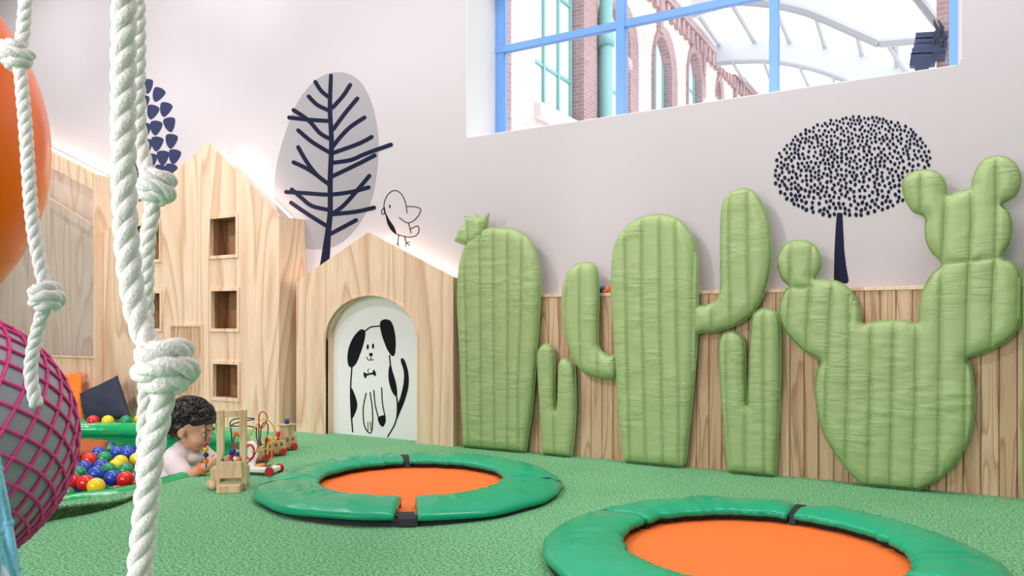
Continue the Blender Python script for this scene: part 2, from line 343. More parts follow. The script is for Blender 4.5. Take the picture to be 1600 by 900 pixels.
MB().box((a, YF+.018, wz-.01), (d, YF+.024, WTOP)).build('window_pane', GL, wo)
# ================================================================== courtyard behind the window
def brick_mat(name, c1, c2, mortar, sc=1.0):
    m, t, b = mat(name); N = t.nodes; L = t.links; tc = N.new('ShaderNodeTexCoord'); sx = N.new('ShaderNodeSeparateXYZ'); cb = N.new('ShaderNodeCombineXYZ'); ad = N.new('ShaderNodeMath')
    L.new(tc.outputs['Object'], sx.inputs[0]); L.new(sx.outputs[0], ad.inputs[0]); L.new(sx.outputs[1], ad.inputs[1]); L.new(ad.outputs[0], cb.inputs[0]); L.new(sx.outputs[2], cb.inputs[1])
    br = N.new('ShaderNodeTexBrick'); br.inputs['Scale'].default_value = sc; br.inputs['Color1'].default_value = (*c1, 1); br.inputs['Color2'].default_value = (*c2, 1); br.inputs['Mortar'].default_value = (*mortar, 1)
    br.inputs['Brick Width'].default_value = .19; br.inputs['Row Height'].default_value = .062; br.inputs['Mortar Size'].default_value = .006; br.inputs['Mortar Smooth'].default_value = .2
    L.new(cb.outputs[0], br.inputs['Vector']); L.new(br.outputs['Color'], b.inputs['Base Color'])
    bp = N.new('ShaderNodeBump'); bp.invert = True; bp.inputs['Strength'].default_value = .5; bp.inputs['Distance'].default_value = .01; L.new(br.outputs['Fac'], bp.inputs['Height']); L.new(bp.outputs[0], b.inputs['Normal'])
    b.inputs['Roughness'].default_value = .9; b.inputs['Specular IOR Level'].default_value = .1; return m
BRK = brick_mat('pale_brick', (.80, .66, .61), (.70, .55, .51), (.86, .77, .74), 2.0); BRD = brick_mat('dark_brick', (.42, .285, .285), (.35, .23, .24), (.52, .42, .42), 2.0)
PANE = simple('courtyard_sky_pane', (.78, .84, .87), .12, .6); TEAL = simple('teal_paint', (.22, .47, .47), .5); STEELW = simple('white_steel', (.56, .585, .63), .5); STEELG = simple('grey_steel', (.36, .375, .40), .5)  # pane colour carries the pale sky reflection
XF = -2.7
fy = lambda px: onX(px, 100, XF).y
fz = lambda px, py: onX(px, py, XF).z
def arch(y0, y1, zb, zs, rise, n=14): return [(y0, zb), (y1, zb)]+[((y0+y1)/2+(y1-y0)/2*math.cos(t*PI/n), zs+rise*math.sin(t*PI/n)) for t in range(n+1)]
ztop = fz(1100, 68)
W = []
W.append(dict(y0=fy(836), y1=fy(904), zb=fz(836, 160), zs=ztop-.45, rise=.2, ny=3, dz=.62, jamb=1))
W.append(dict(y0=fy(934), y1=fy(981), zb=1.2, zs=fz(957, 34)-.1, rise=.25, ny=2, dz=.62, jamb=1))
W.append(dict(y0=fy(1018), y1=fy(1046), zb=1.2, zs=fz(1033, 112), rise=.35, ny=2, dz=.62, jamb=1))
W.append(dict(y0=fy(1072), y1=fy(1093), zb=1.2, zs=fz(1083, 130), rise=.35, ny=2, dz=.62, jamb=1))
W.append(dict(y0=fy(1117), y1=fy(1124.5), zb=1.2, zs=fz(1120, 162), rise=.3, ny=2, dz=.62, jamb=1))
bld = thing('brick_building', 'pale pink brick courtyard building with tall teal-framed arched windows seen through the wall window', 'building', (XF, 8, 0))
loops = [[(4.02, -.2), (26, -.2), (26, ztop), (4.02, ztop)]]+[arch(q['y0'], q['y1'], q['zb'], q['zs'], q['rise']) for q in W]
plate(MB(), loops, lambda u, v, d: (XF-d, u, v), .3).build('brick_wall', BRK, bld)
for i, q in enumerate(W):
    wy = q['y1']-q['y0']; fr = MB()
    gl_ = [(a, b) for a, b in arch(q['y0'], q['y1'], q['zb'], q['zs'], q['rise'])]
    wo_ = MB().prism([(XF-.07, a, b) for a, b in gl_], (-.02, 0, 0)).build('window', PANE, bld)
    for j in range(q['ny']+1):
        yy = q['y0']+wy*j/q['ny']; yy = min(max(yy, q['y0']+.03), q['y1']-.03); fr.box((XF-.075, yy-.014, q['zb']), (XF-.05, yy+.014, q['zs']+q['rise']*.95*math.sin(math.acos(max(-1, min(1, (yy-(q['y0']+q['y1'])/2)/(wy/2)))))))
    z = q['zb']+.35
    while z < q['zs']: fr.box((XF-.075, q['y0'], z-.012), (XF-.055, q['y1'], z+.012)); z += q['dz']
    fr.build('window_frame', TEAL, wo_)
    # dark brick surround (a ring proud of the wall)
    e = .05+wy*.06; ring = arch(q['y0']-.0, q['y1']+e*2.2, q['zb']-.0, q['zs'], q['rise']+e*1.5)
    if i != 0:
        inn = arch(q['y0']+.001, q['y1']-.005, q['zb']+.001, q['zs'], q['rise']-.005)
        plate(MB(), [[(a, b-.002) if b == q['zb'] else (a, b) for a, b in ring], inn], lambda u, v, d: (XF+.03-d, u, v), .1).build('brick_arch', BRD, bld)
    else: MB().box((XF-.2, q['y1']-.005, q['zb']), (XF+.05, fy(924), ztop-.05)).build('brick_pier', BRD, bld); MB().box((XF-.1, q['y0'], q['zb']-.11), (XF+.05, q['y1']+.15, q['zb'])).build('window_sill', WHITE, bld)
MB().box((XF-.2, 4.02, 0), (XF+.02, fy(795), ztop)).build('brick_quoin', BRD, bld)
yp = fy(930); MB().tube([(XF+.1, yp, 0), (XF+.1, yp, ztop)], .055, 12).build('drainpipe', TEAL, bld, True)
MB().tube([(XF+.1, yp, fz(930, 66)-.05), (XF+.1, yp, fz(930, 66)+.05)], .075, 12).build('drainpipe', TEAL, bld, True)
y = fy(1000); mb = MB().box((XF-.2, 4.02, ztop-.04), (XF+.07, 26, ztop+.02)); j = 0
while y < 24:
    mb.box((XF, y, ztop-.19), (XF+.05, y+.08, ztop-.04)); y += .17; j += 1
    if j % 9 == 3: mb.box((XF, y-.04, ztop-.42), (XF+.045, y+.05, ztop-.04))
mb.build('cornice', BRD, bld)
MB().box((XF-1.5, 4.02, ztop+.02), (XF+.10, 26, ztop+.10)).build('gutter', STEELW, bld)
# vaulted glass roof
roof = thing('glass_roof', 'white vaulted skylight roof arching over the courtyard outside the window', 'roof', (0, 8, 0))
Y1_, Y2_, Y3_ = 6.5, 9.0, 12.0
A1 = [(1080, 22), (1110, 10), (1147, 2), (1201, 6), (1246, 15), (1274, 24), (1338, 52), (1374, 68)]
A2u = [(1119, 66), (1150, 60), (1177, 58), (1230, 59), (1286, 62), (1350, 77), (1392, 89), (1440, 105)]
A2l = [(1119, 100), (1150, 97), (1188, 96), (1216, 98), (1248, 104), (1280, 112), (1320, 127), (1370, 150)]
A3 = [(1160, 138), (1200, 131), (1230, 130), (1260, 132), (1290, 137), (1320, 146), (1350, 156), (1390, 172)]
def cur(P, Y, n=28):
    q = catmull([onY(a, b, Y) for a, b in P], 8); return resample(q, sum((b-a).length for a, b in zip(q, q[1:]))/n, False)[:n+1]
c1, c2u, c2l, c3 = cur(A1, Y1_), cur(A2u, Y2_), cur(A2l, Y2_+.05), cur(A3, Y3_)
def loft(a, b): n = min(len(a), len(b)); return MB().add(a[:n]+b[:n], [(i, i+1, i+1+n, i+n) for i in range(n-1)])
MB().prism(c1+[onY(a, b, Y1_) for a, b in [(1430, 62), (1500, 58), (1560, -150), (1080, -150)]], (0, .12, 0)).build('ceiling_panel', STEELW, roof)
n = len(c2u); MB().prism(c2u+list(reversed(c2l)), (0, .1, 0)).build('arched_beam', STEELW, roof)
MB().prism(c3+[q+Vector((0, 0, -1.2)) for q in reversed(c3)], (0, .1, 0)).build('arched_beam', STEELW, roof)
for c_, r_ in ((c1, .035), (c2l, .022)): MB().tube(c_, r_, 6).build('arch_edge', STEELG, roof)
MB().tube([onY(1374, 68, Y1_), onY(1500, 58, Y1_)], .03, 6).build('arch_edge', STEELG, roof)
for (a, b), (c, d), Ya, Yb in [((1087, 17), (1123, 70), Y1_, Y2_), ((1141, 2), (1178, 65), Y1_, Y2_), ((1209, 8), (1233, 66), Y1_, Y2_), ((1274, 24), (1288, 73), Y1_, Y2_), ((1339, 53), (1346, 85), Y1_, Y2_), ((1386, 67), (1415, 113), Y1_, Y2_), ((1400, 66), (1401, 102), Y1_, Y2_), ((1145, 98), (1171, 140), Y2_, Y3_), ((1194, 96), (1206, 132), Y2_, Y3_), ((1250, 105), (1263, 134), Y2_, Y3_), ((1303, 120), (1306, 150), Y2_, Y3_)]:
    MB().tube([onY(a, b, Ya), onY(c, d, Yb)], .022, 6).build('glazing_bar', STEELG, roof)
GLZ = simple('roof_glazing', (.95, .97, 1), .3, emis=(.95, .98, 1), es=1.0)  # daylight through the roof panes put in as glow
loft([q+Vector((0, 0, .04)) for q in c1], [q+Vector((0, 0, .04)) for q in c2u]).build('glazing', GLZ, roof)
loft([q+Vector((0, 0, .03)) for q in c2l], [q+Vector((0, 0, .03)) for q in c3]).build('glazing', GLZ, roof)
MB().tube([onY(1430, -8, 5.6), onY(1466, 38, 5.6)], .03, 6).build('roof_strut', STEELG, roof)
YP = 5.2; pl = thing('brick_pillar', 'narrow red brick pillar at the right edge of the window', 'pillar', tuple(onY(1478, 90, YP)*1))
MB().box((onY(1463, 50, YP).x, YP, 0), (onY(1500, 50, YP).x, YP+.3, 3.6)).build('pillar_shaft', BRD, pl)
lv = thing('awning', 'dark blue slatted folded awning strapped to the brick pillar', 'awning', tuple(onY(1450, 108, YP-.1)))
DB = simple('dark_blue_canvas', (.035, .06, .13), .6, var=.3)
for i, (p0, p1, y0, y1) in enumerate([(1431, 1482, 51, 60), (1430, 1480, 59, 68), (1428, 1481, 67, 76), (1425, 1479, 75, 84), (1423, 1478, 83, 92), (1422, 1462, 91, 101), (1430, 1452, 101, 111)]):
    A, B = onY(p0, y0, YP-.1), onY(p1, y0-3, YP-.1); C_, D_ = onY(p1-2, y1-1, YP-.1), onY(p0-1, y1+1, YP-.1)
    MB().prism([A, B, C_, D_], (0, .05+.01*(i % 3), 0)).build('awning_slat', DB, lv)
mb = MB()
for i in range(9):
    a = onY(1458+random.random()*22, 32+random.random()*20, YP-.12); b = onY(1455+random.random()*24, 55+random.random()*40, YP-.12); mb.tube([a, a.lerp(b, .5)+Vector((.02, -.02, 0)), b], .006, 5)
mb.build('cable', DARK, lv)
area('courtyard_fill', (1.6, 4.9, 5.2), (-1.6, 6.0, 2.5), 2.0, 2.0, 95, (.95, .97, 1))  # added lamp, brightens the courtyard facade and the window reveal
# ================================================================== houses
def facade(name, parent, pts, Y, holes, th=.018, m=PLY):
    return bevel(plate(MB(), [pts]+holes, lambda u, v, d: (u, Y+d, v), th).build(name, m, parent), .0015, 1)
def led(parent, a, b, Y):
    a, b = Vector((a[0], Y, a[1])), Vector((b[0], Y, b[1])); MB().tube([a.lerp(b, .04), a.lerp(b, .96)], .006, 6).build('light_strip', LED, parent)
def xz(px, py, Y): q = onY(px, py, Y); return (q.x, q.z)
# --- kennel
e0, ap, e1 = xz(463, 440, YD), xz(575, 363, YD), xz(708, 433, YD)
ax0, ax1 = xz(509, 560, YD)[0], xz(652, 560, YD)[0]; azt = xz(583, 462, YD)[1]; azs = xz(583, 531, YD)[1]
kx = (ax0+ax1)/2; ken = thing('kennel', 'gabled plywood kennel front with arched doorway and dog drawing', 'playhouse', (kx, YD, 0))
def archloop(g, zb=0.0, n=28): return [(ax0-g, zb), (ax1+g, zb)]+[(kx+((ax1-ax0)/2+g)*math.cos(t*PI/n), azs+(azt-azs+g)*math.sin(t*PI/n)) for t in range(n+1)]
facade('facade', ken, [(e0[0], .0), (ax0, .0)]+list(reversed(archloop(0)[2:]))[0:]+[(ax1, .0), (e1[0], .0), e1, ap, e0], YD, [])
lp = archloop(0); m_ = len(lp)
rv = MB().add([(a, YD+.003, b) for a, b in lp[1:]]+[(a, YWALL-.03, b) for a, b in lp[1:]], [(i, i+1, i+m_, i+m_-1) for i in range(m_-2)])
rv.add([(lp[0][0], YD+.003, 0), (lp[0][0], YWALL-.03, 0), (lp[0][0], YWALL-.03, azs), (lp[0][0], YD+.003, azs)], [(0, 1, 2, 3)]); rv.build('arch_reveal', PLY, ken)
o_ = archloop(.010)[2:]; i_ = archloop(0)[2:]
tr_ = [(ax1+.010, 0)]+o_+[(ax0-.010, 0), (ax0, 0)]+list(reversed(i_))+[(ax1, 0)]
MB().prism([(a, YD, b) for a, b in tr_], (0, -.007, 0)).build('arch_trim', PLY, ken)
MB().prism([(a, YD+.075*k, b) for a, b in archloop(.006)], (0, .012, 0)).build('back_panel', WHITE, ken)
for x_, ez, in ((e0[0], e0[1]), (e1[0]-.016, e1[1])): MB().box((x_, YD+.018, 0), (x_+.016, YWALL-.002, ez-.002)).build('side_panel', PLY, ken)
dn = lambda p, q, g: (p[0], p[1]-g)
led(ken, dn(e0, ap, .03), dn(ap, e0, .03), YD+.09); led(ken, dn(ap, e1, .03), dn(e1, ap, .03), YD+.09)
YDP = YD+.075*k
# ink drawings -------------------------------------------------
def stroke2(P, wd, per=6):
    P = [(q.x, q.y) for q in catmull([Vector((a, b, 0)) for a, b in P], per)]; n = len(P); wl = wd if isinstance(wd, (list, tuple)) else [wd, wd]
    Lf = []; Rt = []
    for i in range(n):
        a = P[max(0, i-1)]; b = P[min(n-1, i+1)]; dx, dy = b[0]-a[0], b[1]-a[1]; L = math.hypot(dx, dy) or 1; t = i/(n-1)*(len(wl)-1); j = min(int(t), len(wl)-2); ww = (wl[j]+(wl[j+1]-wl[j])*(t-j))/2
        Lf.append((P[i][0]-dy/L*ww, P[i][1]+dx/L*ww)); Rt.append((P[i][0]+dy/L*ww, P[i][1]-dx/L*ww))
    def cap(c, p, r):
        a0 = math.atan2(p[1]-c[1], p[0]-c[0]); return [(c[0]+r*math.cos(a0-PI*s/6), c[1]+r*math.sin(a0-PI*s/6)) for s in range(1, 6)]
    return Lf+cap(P[-1], Lf[-1], wl[-1]/2)+list(reversed(Rt))+cap(P[0], Rt[0], wl[0]/2)
def ink(name, polys, Y, m, parent=None, th=.0012, base=None):
    mb = MB()
    for i, pl_ in enumerate(polys): mb.prism([onY(a, b, Y) for a, b in pl_], (0, -th-(i % 40)*1.5e-5, 0))
    return mb.build(name, m, parent)
def ellp(cx, cy, a, b, rot=0, n=14): return [(cx+a*math.cos(2*PI*i/n)*math.cos(rot)-b*math.sin(2*PI*i/n)*math.sin(rot), cy+a*math.cos(2*PI*i/n)*math.sin(rot)+b*math.sin(2*PI*i/n)*math.cos(rot)) for i in range(n)]
K7 = crop(2.432, 460, 350)
def S7(P, w_): return stroke2(K7(P), w_)
def B7(P): return c2(K7(P), 6)
dog = [B7([(265, 403), (250, 402), (228, 425), (210, 460), (202, 500), (205, 535), (218, 545), (235, 530), (250, 495), (263, 455), (270, 420)]),
       B7([(328, 370), (345, 362), (365, 368), (378, 395), (385, 440), (383, 490), (372, 502), (355, 480), (342, 450), (332, 420), (326, 390)]),
       S7([(266, 410), (290, 392), (326, 388)], 2.0), ellp(*K7([(279, 467)])[0], 1.7, 4.2), ellp(*K7([(299, 464)])[0], 1.7, 4.2), ellp(*K7([(291, 496)])[0], 2.9, 2.7),
       S7([(291, 498), (291, 515)], 1.2), S7([(275, 506), (283, 517), (300, 515)], 1.3),
       S7([(268, 574), (305, 566)], [4.4, 2.4, 4.4]), ellp(*K7([(267, 568)])[0], 1.8, 1.8), ellp(*K7([(270, 581)])[0], 1.8, 1.8), ellp(*K7([(302, 559)])[0], 1.8, 1.8), ellp(*K7([(306, 573)])[0], 1.8, 1.8), S7([(283, 566), (279, 557), (284, 549)], .9),
       S7([(219, 543), (215, 600), (214, 660), (217, 730), (222, 790)], 2.0), B7([(216, 625), (230, 650), (239, 685), (233, 715), (216, 742), (214, 690)]),
       S7([(362, 500), (366, 540), (385, 630), (392, 700), (384, 755), (355, 808)], 2.0), B7([(363, 538), (378, 575), (389, 620), (389, 656), (372, 638), (360, 600), (358, 565)]),
       B7([(408, 510), (420, 520), (433, 565), (434, 615), (420, 670), (403, 712), (389, 742), (392, 690), (404, 655), (415, 605), (416, 560), (405, 522)]),
       S7([(273, 643), (262, 700), (266, 765), (285, 794), (296, 778), (297, 710), (288, 640)], 1.6), S7([(280, 752), (280, 785)], 1.1), S7([(290, 752), (291, 782)], 1.1),
       S7([(302, 632), (308, 690), (324, 750)], 1.6), S7([(332, 622), (335, 680), (345, 732)], 1.6), B7([(318, 736), (343, 727), (347, 750), (337, 770), (324, 760)])]
ink('dog_drawing', dog, YDP, BLACK, ken)
# --- tall house
t0, ta, t1 = (max(xz(161, 364, YT)[0], xz(148.5, 272, YL)[0]+.003), xz(161, 364, YT)[1]), xz(325, 223, YT), xz(436, 337, YT)
tall = thing('town_house', 'tall gabled plywood house front with square window holes and panelled door', 'playhouse', ((t0[0]+t1[0])/2, YT, 0))
def rect(p0, p1, ya, yb):
    x0, x1 = xz(p0, 500, YT)[0], xz(p1, 500, YT)[0]; pm = (p0+p1)/2; return (x0, xz(pm, yb, YT)[1], x1, xz(pm, ya, YT)[1])
holes = []; fr_ = []
for p0, p1, ya, yb in [(326.5, 373, 335.5, 404), (328.5, 375, 449.5, 518.5), (331, 376, 564, 626.5), (207, 253, 347, 411), (209, 254, 454, 518), (212, 256, 566, 628)]:
    x0, z0, x1, z1 = rect(p0, p1, ya, yb); f = .019; holes.append((x0+f, z0+f*1.1, x1-f, z1-f*1.1)); fr_.append((x0, z0, x1, z1))
q4 = lambda r: [(r[0], r[1]), (r[2], r[1]), (r[2], r[3]), (r[0], r[3])]
facade('facade', tall, [(t0[0], 0), (t1[0], 0), t1, ta, t0], YT, [q4(h) for h in holes])
for hh, ff in zip(holes, fr_):
    wfr = plate(MB(), [q4(ff), q4(hh)], lambda u, v, d: (u, YT-.009+d, v), .010).build('window_frame', PLY, tall)
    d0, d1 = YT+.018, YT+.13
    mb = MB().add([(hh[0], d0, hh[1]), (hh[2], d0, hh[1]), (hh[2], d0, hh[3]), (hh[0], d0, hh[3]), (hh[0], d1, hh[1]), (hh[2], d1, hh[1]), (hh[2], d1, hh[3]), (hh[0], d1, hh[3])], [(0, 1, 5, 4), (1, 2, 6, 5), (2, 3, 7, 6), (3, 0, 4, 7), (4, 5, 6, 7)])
    nb = mb.build('window_niche', SHADEW, tall)
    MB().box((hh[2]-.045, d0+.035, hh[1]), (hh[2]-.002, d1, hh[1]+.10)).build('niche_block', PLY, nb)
dx0, dz0, dx1, dz1 = rect(266, 318, 506, 690); f = .017; dz0 = .0
plate(MB(), [[(dx0, dz0), (dx1, dz0), (dx1, dz1), (dx0, dz1)], [(dx0+f, dz0+f), (dx1-f, dz0+f), (dx1-f, dz1-f), (dx0+f, dz1-f)]], lambda u, v, d: (u, YT-.010+d, v), .0105).build('door_frame', PLY, tall)
mb = MB(); nn = 9; ww = (dx1-dx0-2*f)/nn; pid = []
for i in range(nn):
    x = dx0+f+i*ww; mb.prism([(x+.0005, YT, 0), (x+.002, YT-.005, 0), (x+ww-.002, YT-.005, 0), (x+ww-.0005, YT, 0)], (0, 0, dz1-f)); pid += [i*2.3]*8
mb.build('door', PLANK, tall, pid=pid)
MB().box((t1[0]-.016, YT+.018, 0), (t1[0], YWALL-.002, t1[1]-.001)).build('side_panel', PLY, tall)
MB().box((t0[0], YT+.018, 0), (t0[0]+.016, YWALL-.002, t0[1]-.001)).build('side_panel', PLY, tall)
for g, h_ in ((t0, ta), (ta, t1)): led(tall, dn(g, h_, .035), dn(h_, g, .035), YT+.15)
# --- left house
l1 = xz(148.5, 272, YL); lm = xz(84, 239, YL); sl = (lm[1]-l1[1])/(lm[0]-l1[0]); apx = -7.05; lap = (apx, l1[1]+sl*(apx-l1[0])); lx0 = 2*apx-l1[0]; lx0 = max(lx0, XL+.02)
le = (lx0, lap[1]-abs(sl)*(apx-lx0))
lh = thing('gabled_playhouse', 'leftmost gabled plywood house front with large glazed opening behind pillows', 'playhouse', (apx, YL, 0))
ob = xz(100, 555, YL)[1]; oz = xz(146, 297, YL); ox1 = oz[0]; ox0 = lx0+.1
op = [(ox0, ob), (ox1, ob), (ox1, oz[1]), (apx, oz[1]+abs(sl)*(ox1-apx)), (ox0, oz[1]+abs(sl)*(ox1-apx)-abs(sl)*(apx-ox0))]
facade('facade', lh, [(lx0, 0), (l1[0], 0), l1, lap, le], YL, [op])
MB().box((ox0, YL-.012, ob-.014), (ox1+.012, YL+.02, ob)).build('opening_sill', PLY, lh)
MB().box((l1[0]-.02, YL+.018, 0), (l1[0], YWALL-.002, l1[1]-.001)).build('side_panel', PLY, lh)
MB().prism([(q[0], YWALL-.05, q[1]) for q in [(lx0+.03, .05), (l1[0]-.03, .05), (l1[0]-.03, l1[1]-.03), (apx, lap[1]-.04), (lx0+.03, le[1]-.03)]], (0, .015, 0)).build('back_panel', PLY, lh)
a_, b_ = onY(60, 300, YL+.09), onY(146, 352, YL+.09); nrm = Vector((0, 0, -.06)); MB().prism([a_, b_, b_+nrm, a_+nrm], (0, .03, 0)).build('rafter', PLY, lh)
gsh = simple('playhouse_glass', (.9, .95, .95), .03); gsh.node_tree.nodes['Principled BSDF'].inputs['Transmission Weight'].default_value = 0
nt = gsh.node_tree; tr2 = nt.nodes.new('ShaderNodeBsdfTransparent'); mx2 = nt.nodes.new('ShaderNodeMixShader'); mx2.inputs[0].default_value = .10; tr2.inputs[0].default_value = (.93, .93, .94, 1)
nt.links.new(tr2.outputs[0], mx2.inputs[1]); nt.links.new(nt.nodes['Principled BSDF'].outputs[0], mx2.inputs[2]); nt.links.new(mx2.outputs[0], nt.nodes['Material Output'].inputs[0])
MB().prism([(a, YL+.012, b) for a, b in op], (0, .004, 0)).build('glass_pane', gsh, lh)
led(lh, dn(lap, l1, .035), dn(l1, lap, .035), YL+.19); led(lh, dn(le, lap, .035), dn(lap, le, .035), YL+.19)
# ================================================================== wall decals
def wall_decal(name, label, base_px, cat='wall decal'): return thing(name, label, cat, tuple(onY(*base_px, YWALL)))
K6 = crop(2.5, 400, 90)
dt = wall_decal('tree_decal', 'bare branching navy tree on a grey egg shape, painted on the wall', (507, 412))
egg = c2(K6([(330, 57), (385, 75), (425, 120), (455, 190), (472, 270), (478, 350), (472, 440), (455, 540), (420, 620), (370, 690), (310, 735), (240, 748), (175, 735), (110, 670), (80, 590), (72, 500), (80, 420), (100, 340), (130, 250), (165, 170), (215, 105), (270, 66)]), 6)
ink('crown', [egg], YWALL-.001, GREYD, dt, .0006)
br_ = [stroke2(K6([(293, 70), (289, 200), (295, 330), (290, 480), (290, 600), (281, 690), (268, 815)]), [6, 7, 7.5, 8, 8, 9.5, 15])]
for P in [[(232, 95), (255, 130), (285, 155)], [(206, 152), (240, 185), (288, 208)], [(147, 205), (205, 245), (250, 295), (290, 318)], [(130, 234), (200, 242), (288, 248)], [(165, 284), (220, 330), (290, 372)], [(165, 350), (200, 410), (240, 460), (285, 495)], [(147, 409), (210, 440), (285, 495)], [(118, 525), (200, 530), (285, 535), (370, 525), (440, 507)], [(140, 515), (180, 550), (220, 580), (285, 595)], [(137, 567), (200, 610), (275, 657)],
          [(368, 107), (340, 150), (300, 195)], [(396, 160), (350, 215), (302, 280)], [(424, 234), (370, 270), (330, 310), (300, 348)], [(452, 310), (400, 337), (300, 373)], [(527, 340), (430, 375), (370, 400), (298, 411)], [(464, 382), (400, 415), (296, 465)], [(443, 462), (390, 525), (340, 580), (298, 610)], [(461, 586), (390, 602), (298, 612)], [(391, 635), (345, 660), (285, 692)]]:
    br_.append(stroke2(K6(P), 6.4))
ink('branches', br_, YWALL-.0016, NAVY, dt, .0010)
def S6(P, w_=1.3): return stroke2(K6(P), w_)
bird = [S6([(502, 607), (500, 580), (505, 555), (520, 530), (543, 519), (565, 530), (580, 555), (587, 580), (590, 607)]), S6([(502, 585), (491, 598), (494, 612), (507, 609)]), S6([(502, 585), (504, 597), (507, 609)], 1), ellp(*K6([(523, 581)])[0], 1.2, 2.7),
        S6([(587, 582), (620, 583), (643, 592), (636, 615), (615, 638), (590, 645), (560, 625)]), S6([(594, 645), (600, 660), (605, 686)]), S6([(603, 670), (632, 658), (636, 680), (622, 697), (590, 701), (550, 690)]), S6([(507, 609), (516, 650), (533, 675), (550, 690)]),
        c2(K6([(508, 610), (522, 635), (540, 662), (548, 690), (527, 673), (513, 645)]), 5), S6([(558, 692), (555, 720), (557, 737)]), S6([(555, 722), (547, 733)], 1.1), S6([(581, 698), (587, 722), (600, 734)]), S6([(587, 722), (584, 738)], 1.1), S6([(587, 722), (601, 722)], 1.1)]
bd = ink('bird_decal', bird, YWALL, BLACK); tag(bd, 'small black line drawing of a bird above the kennel roof', 'wall decal')
# teardrop tree behind the ropes
K1 = crop(2.5, 0, 0); dr = []
def drop(cx, cy, a, b, rot): return c2([(cx+x*a*math.cos(rot)-y*b*math.sin(rot), cy+x*a*math.sin(rot)+y*b*math.cos(rot)) for x, y in [(-1, -.75), (0, -1.0), (.95, -.8), (.9, 0), (.45, .8), (0, 1), (-.6, .6), (-1, -.1)]], 4)
for x, y, r_ in [(575, 337, 0), (617, 370, .5), (560, 400, .1), (595, 438, .35), (646, 428, .35), (566, 508, .1), (609, 500, .2), (663, 487, -.1), (572, 570, .1), (613, 562, .2), (669, 552, .2), (590, 628, .1), (636, 617, .1), (681, 612, .25), (625, 672, .3), (666, 668, .3), (525, 650, 0), (540, 350, 0), (515, 420, .1), (505, 340, .2), (520, 490, .1), (530, 570, .1), (486, 450, 0), (480, 520, 0), (485, 600, 0), (465, 660, .1), (550, 700, .1), (590, 720, .2)]:
    dr.append(drop(*K1([(x, y)])[0], 9.0, 11.5, r_))
dr.append(stroke2(K1([(555, 660), (553, 760), (548, 850)]), [4, 6, 9]))
dd = ink('petal_tree_decal', dr, YWALL-.001, simple('indigo_vinyl', (.022, .03, .095), .45)); tag(dd, 'tree of navy teardrop shapes on the wall behind the thick rope', 'wall decal')
# dotted tree
K3 = crop(2.9024, 1180, 170); dots = []; pts = []; rot = -.13
tries = 0
while tries < 60000 and len(pts) < 900:
    tries += 1; u, v = random.uniform(-1, 1), random.uniform(-1, 1)
    if u*u+v*v > 1: continue
    x = 438+358*u*math.cos(rot)-224*v*math.sin(rot); y = 262+358*u*math.sin(rot)+224*v*math.cos(rot)
    md = 17.6+2.6*v
    if all((x-a)**2+(y-b)**2 > md*md for a, b in pts): pts.append((x, y))
for x, y in pts:
    sz = 2.85+.4*(y-262)/224+random.uniform(-.3, .3); dots.append(ellp(*K3([(x, y)])[0], sz*.88, sz*1.12, random.uniform(-.5, .5), 9))
dtr = wall_decal('dotted_tree_decal', 'navy tree with dotted oval crown painted above the board panelling', (1313, 440))
ink('dotted_crown', dots, YWALL, NAVY, dtr); ink('trunk', [K3([(370, 475), (375, 471), (391, 471), (396, 476), (400, 560), (404, 640), (412, 710), (424, 778), (421, 788), (410, 793), (360, 782), (357, 770), (359, 650), (365, 540)])], YWALL, NAVY, dtr)
